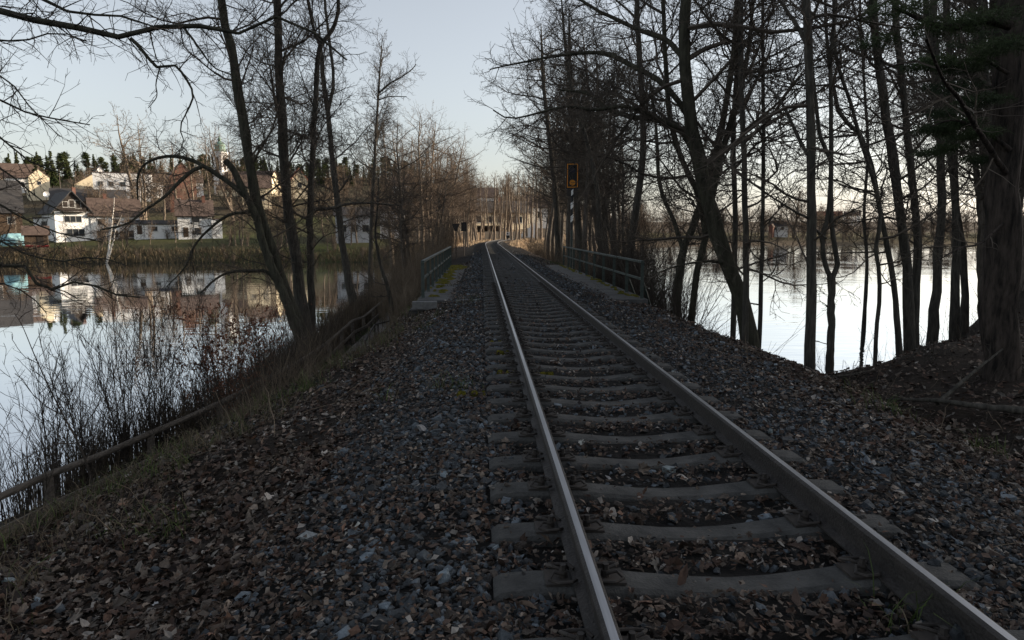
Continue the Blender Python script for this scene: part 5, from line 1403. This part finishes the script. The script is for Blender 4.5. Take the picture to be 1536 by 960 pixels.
def village():
    rn = R_(24)
    # white gabled house with dark boarded gable and balcony
    e = house('gabled_house', 'white house with dark boarded gable and balcony facing the lake', 'house', 112, 361, 138, 45, 43, 70, 9.5, 'render_white', 'roof_dark', 'y', R_(14),
              [('f', .55, .9, 3.0, 1.35), ('f', .5, 3.6, 2.9, 1.15), ('f', .5, 6.45, .85, 1.35), ('f', .32, 6.45, .8, 1.0), ('f', .68, 6.3, .8, 1.5)], over=.6, chim=(1.5, 4))
    k = 138 / F; w = 45 * k / 2; he, hr = 43 * k, 70 * k
    mb = MB()
    zz = he - .1
    V = [(-w + .01, -.04, zz), (w - .01, -.04, zz), (w - .01, -.04, he), (0, -.04, hr - .05), (-w + .01, -.04, he)]
    V += [(a, -.001, c) for a, b, c in V]
    mb.add(V, [(0, 1, 2, 3, 4), (5, 9, 8, 7, 6), (0, 5, 6, 1), (1, 6, 7, 2), (2, 7, 8, 3), (3, 8, 9, 4), (4, 9, 5, 0)]); mb.build('gable_boarding', M['timber_dark'], e)
    b = MB().box(-2.1, 2.1, -1.15, -.045, he - .35, he - .2).build('balcony', M['timber_dark'], e)
    pb = None
    for i in range(19):
        if pb is None: mb = MB(); mb.box(-.07, .07, -.02, .02, 0, .95); pb = mb.mesh('plank'); pb.materials.append(M['timber_dark'])
        link('plank', pb, None, b, (-2.02 + i * .2245, -1.17, he - .36))
    MB().tube([(-3.2, 4, hr - 1.6), (-3.2, 4, hr - .4)], .04, 6).build('aerial_pole', M['iron'], e)
    n = 14; V = [(0, 0, 0)]; Fs = []
    for r_, dd in ((.3, .05), (.55, .16)):
        V += [(r_ * math.cos(2 * math.pi * i / n), -dd, r_ * math.sin(2 * math.pi * i / n)) for i in range(n)]
    Fs = [(0, 1 + (i + 1) % n, 1 + i) for i in range(n)] + [(1 + i, 1 + (i + 1) % n, 1 + n + (i + 1) % n, 1 + n + i) for i in range(n)]
    MB().add([(a - 3.2, b_ + 3.9, c + hr - .5) for a, b_, c in V], Fs).build('satellite_dish', M['white_paint'], e)
    house('annex', 'low flat white annex joined to the dark gabled house', 'building', 71, 356, 140, 30, 27, 27, 6, 'render_white', 'roof_dark', 'x', R_(-3), [('f', .5, 2.1, 1.5, 1.0), ('f', .8, .1, 1.3, 1.9, 'dark')], over=.15)
    house('garden_shed', 'small weathered wooden shed on the lawn near the red boat', 'shed', 55, 371, 122, 28, 19, 30, 3.2, 'timber', 'roof_brown', 'x', R_(-3), [('f', .68, .1, .9, 1.7, 'dark')], over=.35)
    house('boathouse', 'brown timber building with a broad black roof at the village edge', 'building', -22, 340, 150, 88, 24, 68, 9, 'timber', 'roof_dark', 'x', R_(0), row('f', .7, (.3, .6, .85), 1.2, 1.3), over=.5)
    house('tall_gable_house', 'tall narrow cream gable with one tiny window', 'house', 62, 308, 228, 25, 40, 51, 11, 'render_cream', 'roof_brown', 'y', R_(5), [('f', .5, 6.5, .9, 1.0)], over=.12)
    house('hill_house', 'white house with brown roof high on the slope under the conifers', 'house', 28, 285, 262, 50, 18, 38, 9, 'render_white', 'roof_brown', 'x', R_(-2), row('f', 1.7, (.15, .35, .6, .8), 1.0, 1.2), over=.4)
    house('workshop', 'wide low cream gabled hall with a flat pitched roof', 'building', 147, 296, 232, 56, 17, 35, 14, 'render_cream', 'roof_brown', 'y', R_(3), [('f', .5, 1.2, 3.0, 1.6)], over=.5)
    house('long_shed', 'long dark roofed shed below the cream gabled hall', 'building', 135, 318, 205, 92, 16, 33, 9, 'timber_dark', 'roof_dark', 'x', R_(0), row('f', .8, (.2, .5, .8), 1.6, 1.0), over=.4)
    house('white_hall', 'long white flat roofed building on the slope', 'building', 186, 300, 222, 74, 38, 38, 10, 'render_white', 'roof_brown', 'x', R_(-3), row('f', 4.2, (.12, .3, .5, .7, .88), 1.4, 1.3) + row('f', 1.0, (.12, .3, .5, .7, .88), 1.4, 1.3), over=.2)
    house('pointed_house', 'small white house with a steep grey gable peeking over the white hall', 'house', 153, 296, 246, 20, 30, 44, 8, 'render_white', 'roof_dark', 'y', R_(7), [('f', .5, 4.0, 1, 1.2)], over=.2)
    house('birch_house', 'white and brown house half hidden behind the birch', 'house', 176, 362, 142, 62, 38, 62, 9, 'render_white', 'roof_brown', 'x', R_(2), [('f', .18, .8, 1.2, 1.3), ('f', .45, .8, 1.3, 1.3), ('f', .78, .8, 1.2, 1.3), ('f', .2, 3.3, 1.1, 1.1), ('f', .5, 3.3, 1.1, 1.1), ('f', .80, 3.3, 1.1, 1.1), ('f', .62, 0, 1.1, 2.0, 'door')], over=.5, chim=(-1.5, 4.5))
    house('side_wing', 'long low white wing with a red brown door', 'building', 240, 352, 142, 66, 15, 20, 5, 'render_white', 'roof_dark', 'x', R_(0), [('f', .11, .1, .9, 1.75, 'door'), ('f', .40, .75, 1.0, .85), ('f', .8, .75, 1.0, .85)], over=.25)
    house('brown_roof_house', 'white house with a brown roof at the end of the low wing', 'house', 294, 356, 142, 46, 32, 54, 8, 'render_white', 'roof_brown', 'x', R_(0), [('f', .22, .1, .95, 1.9, 'door'), ('f', .56, .7, 1.2, 1.2), ('f', .52, 3.0, 1.3, 1.1)], over=.45, chim=(1.8, 3.4))
    house('lean_to', 'little white outbuilding right of the brown roofed house', 'building', 326, 352, 143, 14, 22, 22, 4, 'render_white', 'roof_brown', 'x', R_(0), over=.1)
    house('red_gable_hall', 'large red brown clad building with a pointed gable on the slope', 'building', 277, 322, 200, 36, 52, 74, 12, 'brick_red', 'roof_brown', 'y', R_(7), [('f', .3, 3, 1.1, 1.4), ('f', .7, 3, 1.1, 1.4)], over=.2)
    house('long_row', 'pale long building behind the bare trees under the church', 'building', 255, 300, 240, 90, 26, 38, 9, 'render_white', 'roof_brown', 'x', R_(0), row('f', 2.5, (.1, .3, .5, .7, .9), 1.1, 1.4), over=.3)
    house('red_roof_house', 'cream house with a bright red roof seen between two trunks', 'house', 450, 290, 235, 24, 18, 36, 8, 'render_cream', 'roof_red', 'y', R_(6), [('f', .5, 2, 1.2, 1.3)], over=.4)
    house('grey_house', 'pale grey house on the far shore behind the clump of trunks', 'house', 532, 354, 134, 54, 30, 42, 8, 'render_grey', 'roof_dark', 'x', R_(0), row('f', .8, (.2, .5, .8), 1.2, 1.3), over=.4)
    house('pale_house', 'pale house half seen through the trees beyond the clump', 'house', 588, 348, 142, 34, 32, 48, 8, 'render_grey', 'roof_brown', 'x', R_(-3), row('f', .9, (.25, .7), 1.1, 1.3), over=.4)
    house('cream_house', 'cream house between the trunks below the church hill', 'house', 386, 312, 205, 40, 30, 48, 8, 'render_cream', 'roof_brown', 'x', R_(1), row('f', 2.2, (.25, .7), 1.1, 1.3), over=.4)
    house('hill_cottage', 'small white house among trees on the slope past the red roof', 'house', 605, 300, 230, 30, 22, 36, 8, 'render_white', 'roof_brown', 'x', R_(1), row('f', 1.8, (.25, .7), 1.1, 1.3), over=.4)
    # church
    k = 255 / F; p = at(335, 318, 255)
    c = empty('church', (p[0], p[1], p[2]), 'church with a white tower and green onion dome', 'church', rot=(0, 0, -R_(18)))
    w = 15 * k / 2; h = 84 * k
    MB().box(-w, w, -w, w, -6, h * .62).build('tower', M['render_white'], c)
    MB().box(-w * 1.08, w * 1.08, -w * 1.08, w * 1.08, h * .621, h * .64).box(-w * .92, w * .92, -w * .92, w * .92, h * .641, h * .99).box(-w * 1.12, w * 1.12, -w * 1.12, w * 1.12, h * .991, h * 1.015).build('belfry', M['render_white'], c)
    for sx, sy in ((0, -1), (1, 0)):
        mb = MB()
        if sy: mb.box(-w * .32, w * .32, -w * .92 - .12, -w * .92 - .004, h * .72, h * .92)
        else: mb.box(w * .92 + .004, w * .92 + .12, -w * .32, w * .32, h * .72, h * .92)
        mb.build('belfry_window', M['timber_dark'], c)
    prof = [(1.05, 0), (1.15, .10), (.95, .3), (1.02, .42), (1.0, .55), (.7, .72), (.32, .82), (.28, .95), (.36, 1.02), (.2, 1.12), (.05, 1.3), (.03, 1.75)]
    n = 12; V = []; Fs = []
    for r_, z in prof: V += [(w * r_ * math.cos(2 * math.pi * i / n), w * r_ * math.sin(2 * math.pi * i / n), h * 1.016 + z * 22 * k * .8) for i in range(n)]
    for j in range(len(prof) - 1): Fs += [(j * n + i, j * n + (i + 1) % n, (j + 1) * n + (i + 1) % n, (j + 1) * n + i) for i in range(n)]
    MB().add(V, Fs).build('onion_dome', M['copper'], c, smooth=True)
    zt = h * 1.016 + 1.75 * 22 * k * .8
    MB().box(-.06, .06, -.06, .06, zt - .2, zt + 1.5).box(-.45, .45, -.055, .055, zt + .8, zt + .92).build('cross', M['iron'], c)
    nv = MB(); L_, nw, ne, nr = 20, 5.5, 8, 14
    V = [(w + .02, -nw, -6), (w + .02, -nw, ne), (w + .02, 0, nr), (w + .02, nw, ne), (w + .02, nw, -6), (w + L_, -nw, -6), (w + L_, -nw, ne), (w + L_, 0, nr), (w + L_, nw, ne), (w + L_, nw, -6)]
    nv.add(V, [(0, 1, 2, 3, 4), (9, 8, 7, 6, 5), (0, 5, 6, 1), (3, 8, 9, 4), (4, 9, 5, 0)]); nv.build('nave', M['render_cream'], c)
    for sy in (-1, 1):
        V = [(w + .03, sy * (nw + .4), ne - .5), (w + L_ + .3, sy * (nw + .4), ne - .5), (w + L_ + .3, 0, nr + .06), (w + .03, 0, nr + .06)]
        V += [(a, b_, c_ + .25) for a, b_, c_ in V]
        MB().add(V, [(3, 2, 1, 0), (4, 5, 6, 7), (0, 1, 5, 4), (1, 2, 6, 5), (2, 3, 7, 6), (3, 0, 4, 7)]).build('nave_roof', M['roof_brown'], c)
    # red boat on trestles, turquoise tarpaulin
    p = at(56, 372, 118); n = 9
    rows = []
    for i in range(n):
        t = i / (n - 1) * 2 - 1; wv = .36 * (1 - abs(t) ** 2.2) + .01; s_ = .10 * t * t
        rows.append([(t * 2.1, -wv, .33 + s_), (t * 2.1, -wv * .7, .10 + s_), (t * 2.1, 0, .02 + s_), (t * 2.1, wv * .7, .10 + s_), (t * 2.1, wv, .33 + s_), (t * 2.1, wv * .4, .30 + s_), (t * 2.1, -wv * .4, .30 + s_)])
    mb = MB(); mb.add([v for r_ in rows for v in r_], [(i * 7 + j, i * 7 + (j + 1) % 7, i * 7 + 7 + (j + 1) % 7, i * 7 + 7 + j) for i in range(n - 1) for j in range(7)])
    e = empty('canoe', (p[0], p[1], p[2] - .35), 'red canoe lying on low trestles in front of the wooden shed', 'canoe', rot=(0, 0, -.1))
    o = mb.build('hull', M['red_plastic'], e, smooth=True); o.location.z = .42
    for sx in (-1.2, 1.2):
        MB().box(sx - .05, sx + .05, -.4, .4, .36, .44).box(sx - .04, sx + .04, -.38, -.3, -.6, .355).box(sx - .04, sx + .04, .3, .38, -.6, .355).build('trestle', M['wood'], e)
    p = at(6, 368, 124)
    mb = MB(); rg = random.Random(4); n = 10
    V = []
    for j in range(6):
        for i in range(n):
            t = i / (n - 1); a = math.pi * t
            V.append((1.15 * math.cos(a) * (1 - .08 * (j in (0, 5))) + rg.uniform(-.04, .04), j * .75, max(0, 2.2 * math.sin(a) ** .6 * (.9 if j in (0, 5) else 1)) + rg.uniform(-.05, .05)))
    mb.add(V, [(j * n + i, j * n + i + 1, (j + 1) * n + i + 1, (j + 1) * n + i) for j in range(5) for i in range(n - 1)] + [tuple(range(n - 1, -1, -1)), tuple(5 * n + i for i in range(n))])
    mb.build('covered_boat', M['turquoise'], loc=(p[0], p[1], p[2] - .1), rot=(0, 0, -.5), smooth=True, label='boat under a pale turquoise tarpaulin at the edge of the lawn', cat='covered boat')
    # board fence along the garden
    p0, p1 = at(-20, 380, 118), at(36, 379, 118); f = empty('garden_fence', (p0[0], p0[1], p0[2]), 'low brown board fence along the garden by the lake', 'fence')
    Ln = p1[0] - p0[0]; nb = int(Ln / .16)
    mb = MB(); mb.box(-.07, .07, -.012, .012, -.4, 1.0); pm = mb.mesh('board'); pm.materials.append(M['timber'])
    for i in range(nb): link('board', pm, None, f, (i * .16, 0, rg.uniform(-.03, .03)))
    MB().box(0, Ln, .013, .06, .25, .33).box(0, Ln, .013, .06, .7, .78).build('fence_rail', M['timber'], f)
    # utility pole
    p = at(92, 300, 215); MB().tube([(0, 0, -2), (0, 0, 9.5)], [.14, .10], 8).box(-.9, .9, -.06, .06, 8.6, 8.75).build('utility_pole', M['wood'], loc=tuple(p), label='thin pole with a crossarm between the cream gables', cat='pole')
    # houses at the bend
    e = house('bend_house', 'long pale house with dark eaves facing the bend of the track', 'house', 745, 352, 172, 108, 34, 50, 9, 'render_cream', 'roof_dark', 'x', R_(20),
          row('f', 3.0, (.14, .24, .40, .55, .72, .84), 1.3, 1.5) + [('f', .3, .2, 3.2, 1.6, 'dark'), ('f', .62, .4, 1.4, 1.2)], over=.7, chim=(2, 4))
    house('upper_house', 'white house standing higher behind the long pale house', 'house', 715, 322, 205, 60, 26, 40, 9, 'render_white', 'roof_brown', 'x', R_(-3), row('f', 2.6, (.15, .4, .65, .88), 1.2, 1.4), over=.4)
    house('side_house', 'narrow white house beside the steps past the long pale house', 'house', 806, 345, 178, 40, 34, 52, 9, 'render_white', 'roof_brown', 'x', R_(-3), row('f', 3.2, (.2, .6), 1.2, 1.4), over=.4)
    house('far_grey_house', 'grey roofed house glimpsed left of the bend', 'house', 668, 338, 200, 34, 26, 46, 9, 'render_white', 'roof_dark', 'x', R_(-3), row('f', 2.2, (.25, .7), 1.2, 1.4), over=.4)
    p = at(734, 351, 160)
    cp = empty('carport', (p[0], p[1], p[2]), 'low carport with a dark flat roof in front of the long pale house', 'carport')
    MB().box(-3.0, 3.0, 0, 4, 1.75, 1.95).build('roof', M['roof_dark'], cp)
    for sx in (-2.8, 0, 2.8): MB().box(sx - .07, sx + .07, .1, .24, -1, 1.745).build('post', M['timber'], cp)
    MB().box(-2.9, 2.9, 3.7, 3.85, -1, 1.745).build('back_wall', M['timber_dark'], cp)
    # pale board fence and stepped wall by the bend
    p0, p1 = at(728, 358, 140), at(782, 357, 143); f = empty('board_fence', (p0[0], p0[1], p0[2]), 'pale sunlit board fence running behind the bend of the track', 'fence')
    Ln = p1[0] - p0[0]; nb = int(Ln / .2)
    mb = MB(); mb.box(-.09, .09, -.015, .015, -.6, 1.45); pm = mb.mesh('board'); pm.materials.append(M['fence_wood'])
    for i in range(nb): link('board', pm, None, f, (i * .2, 0, rg.uniform(-.04, .03)))
    mb = MB(); mb.box(0, Ln, .016, .07, .2, .3).box(0, Ln, .016, .07, 1.0, 1.1)
    mb.build('fence_rail', M['fence_wood'], f)
    p = at(780, 357, 150); sw = empty('stepped_wall', (p[0], p[1], p[2]), 'white stepped garden wall climbing beside the trunks at the bend', 'wall')
    for i in range(7): MB().box(i * .55, i * .55 + .54, 0, .35, -1, .9 + i * .42).build('wall_step', M['render_white'], sw)
    # across the right-hand lake
    house('lakeside_house', 'small white house with a blue grey roof across the bright lake', 'house', 1168, 348, 275, 26, 9, 17, 8, 'render_white', 'roof_dark', 'x', R_(2), row('f', .9, (.3, .7), 1.0, 1.1), over=.4)
    house('red_hut', 'tiny red and white hut beside the small house across the bright lake', 'hut', 1156, 348, 272, 6, 8, 12, 4, 'brick_red', 'roof_brown', 'y', -R_(10), over=.2)
    house('long_red_house', 'long low reddish building seen past the lone trunk across the lake', 'building', 1243, 331, 330, 36, 8, 14, 9, 'render_cream', 'roof_red', 'x', R_(2), row('f', .8, (.2, .5, .8), 1.0, 1.1), over=.4)
    house('white_barn', 'white building with a pale roof right of the long reddish one', 'building', 1278, 331, 335, 22, 8, 14, 9, 'render_white', 'roof_brown', 'x', R_(2), over=.3)
village()

# ------------------------------------------------------------------ labels: place each of the look-alikes beside something one can find
def relabel():
    hill = [(-30, 'the black roofed timber building'), (62, 'the tall cream gable'), (112, 'the dark gabled house'), (147, 'the cream gabled hall'), (200, 'the long white hall'), (277, 'the red brown hall'), (335, 'the church tower'),
            (386, 'the cream house below the church'), (450, 'the red roofed house'), (532, 'the pale grey house'), (605, 'the white hill cottage'), (660, 'the end of the village')]
    shore = [(960, 'the bridge railing end'), (1070, 'the leaning tree'), (1168, 'the small lakeside house'), (1217, 'the lone straight trunk'), (1278, 'the white barn'), (1370, 'the paired trunks'), (1440, 'the knoll trees'), (1530, 'the big pine')]
    wood = [(800, 'left of the signal'), (857, 'straight behind the signal'), (905, 'above the far half of the railing'), (965, 'above the near half of the railing'), (1030, 'past the railing end')]
    steps = [(700, 'left of the carport'), (722, 'in front of the carport'), (752, 'before the board fence'), (772, 'in front of the white steps'), (806, 'before the narrow white house')]
    bend = [(600, 'above the near railing'), (640, 'above the thicket'), (690, 'beside the two boards'), (720, 'next to the vanishing rails')]
    marks = {'conifers on the skyline above the village': ('dark green conifer on the skyline above', hill), 'bare trees on the hillside across the lake': ('brown bare tree on the hillside near', hill),
             'bare trees near the far shore': ('brown bare tree low by the far shore near', hill), 'small bare garden trees': ('small bare garden tree on the lawn near', hill), 'low bushes along the far shore': ('low brown bush at the water edge below', hill), 'tall bushes above the far shore': ('tall brown bush on the far shore near', hill),
             'bare trees on the far shore of the bright lake': ('brown bare tree across the bright lake, seen near', shore), 'low bushes along the bright lake': ('low bush across the bright lake, seen near', shore),
             'bare trees before the long pale house': ('bare tree in front of the long pale house,', steps), 'slim trunks by the stairs': ('slim sunlit bare trunk', steps), 'bare trees of the wood past the bridge': ('grey bare tree in the wood', wood), 'belt of bare trees left of the line': ('brown bare tree of the trackside belt', bend)}
    groups = {}
    for o in list(SC.objects):
        if o.parent is None and o.get('group'): groups.setdefault(o['group'], []).append(o)
    nth = ['first', 'second', 'third', 'fourth', 'fifth', 'sixth', 'seventh', 'eighth', 'ninth', 'tenth', 'eleventh', 'twelfth', 'thirteenth', 'fourteenth']
    for g, os_ in groups.items():
        px = [float(proj(np.array(o.location))[0]) for o in os_]
        if g in marks:
            b, lm = marks[g]; buckets = {}
            for o, p in zip(os_, px): buckets.setdefault(min(lm, key=lambda m: abs(m[0] - p))[1], []).append((p, o))
            for w, lst in buckets.items():
                hs = sorted(o.scale[2] for _, o in lst)
                for p, o in lst:
                    sz = '' if len(lst) < 2 else ('tall ' if o.scale[2] > hs[len(hs) // 2] else 'short ')
                    o['label'] = sz + b + ' ' + w
        elif len({o['label'] for o in os_}) < len(os_) and len(os_) <= 14:
            by = {}
            for o, p in zip(os_, px): by.setdefault(o['label'], []).append((p, o))
            for lab, lst in by.items():
                if len(lst) < 2: continue
                for i, (p, o) in enumerate(sorted(lst, key=lambda q: q[0])):
                    t = lab.split()
                    o['label'] = ' '.join(t[:10]) + ', ' + nth[i] + ' from the left'
relabel()
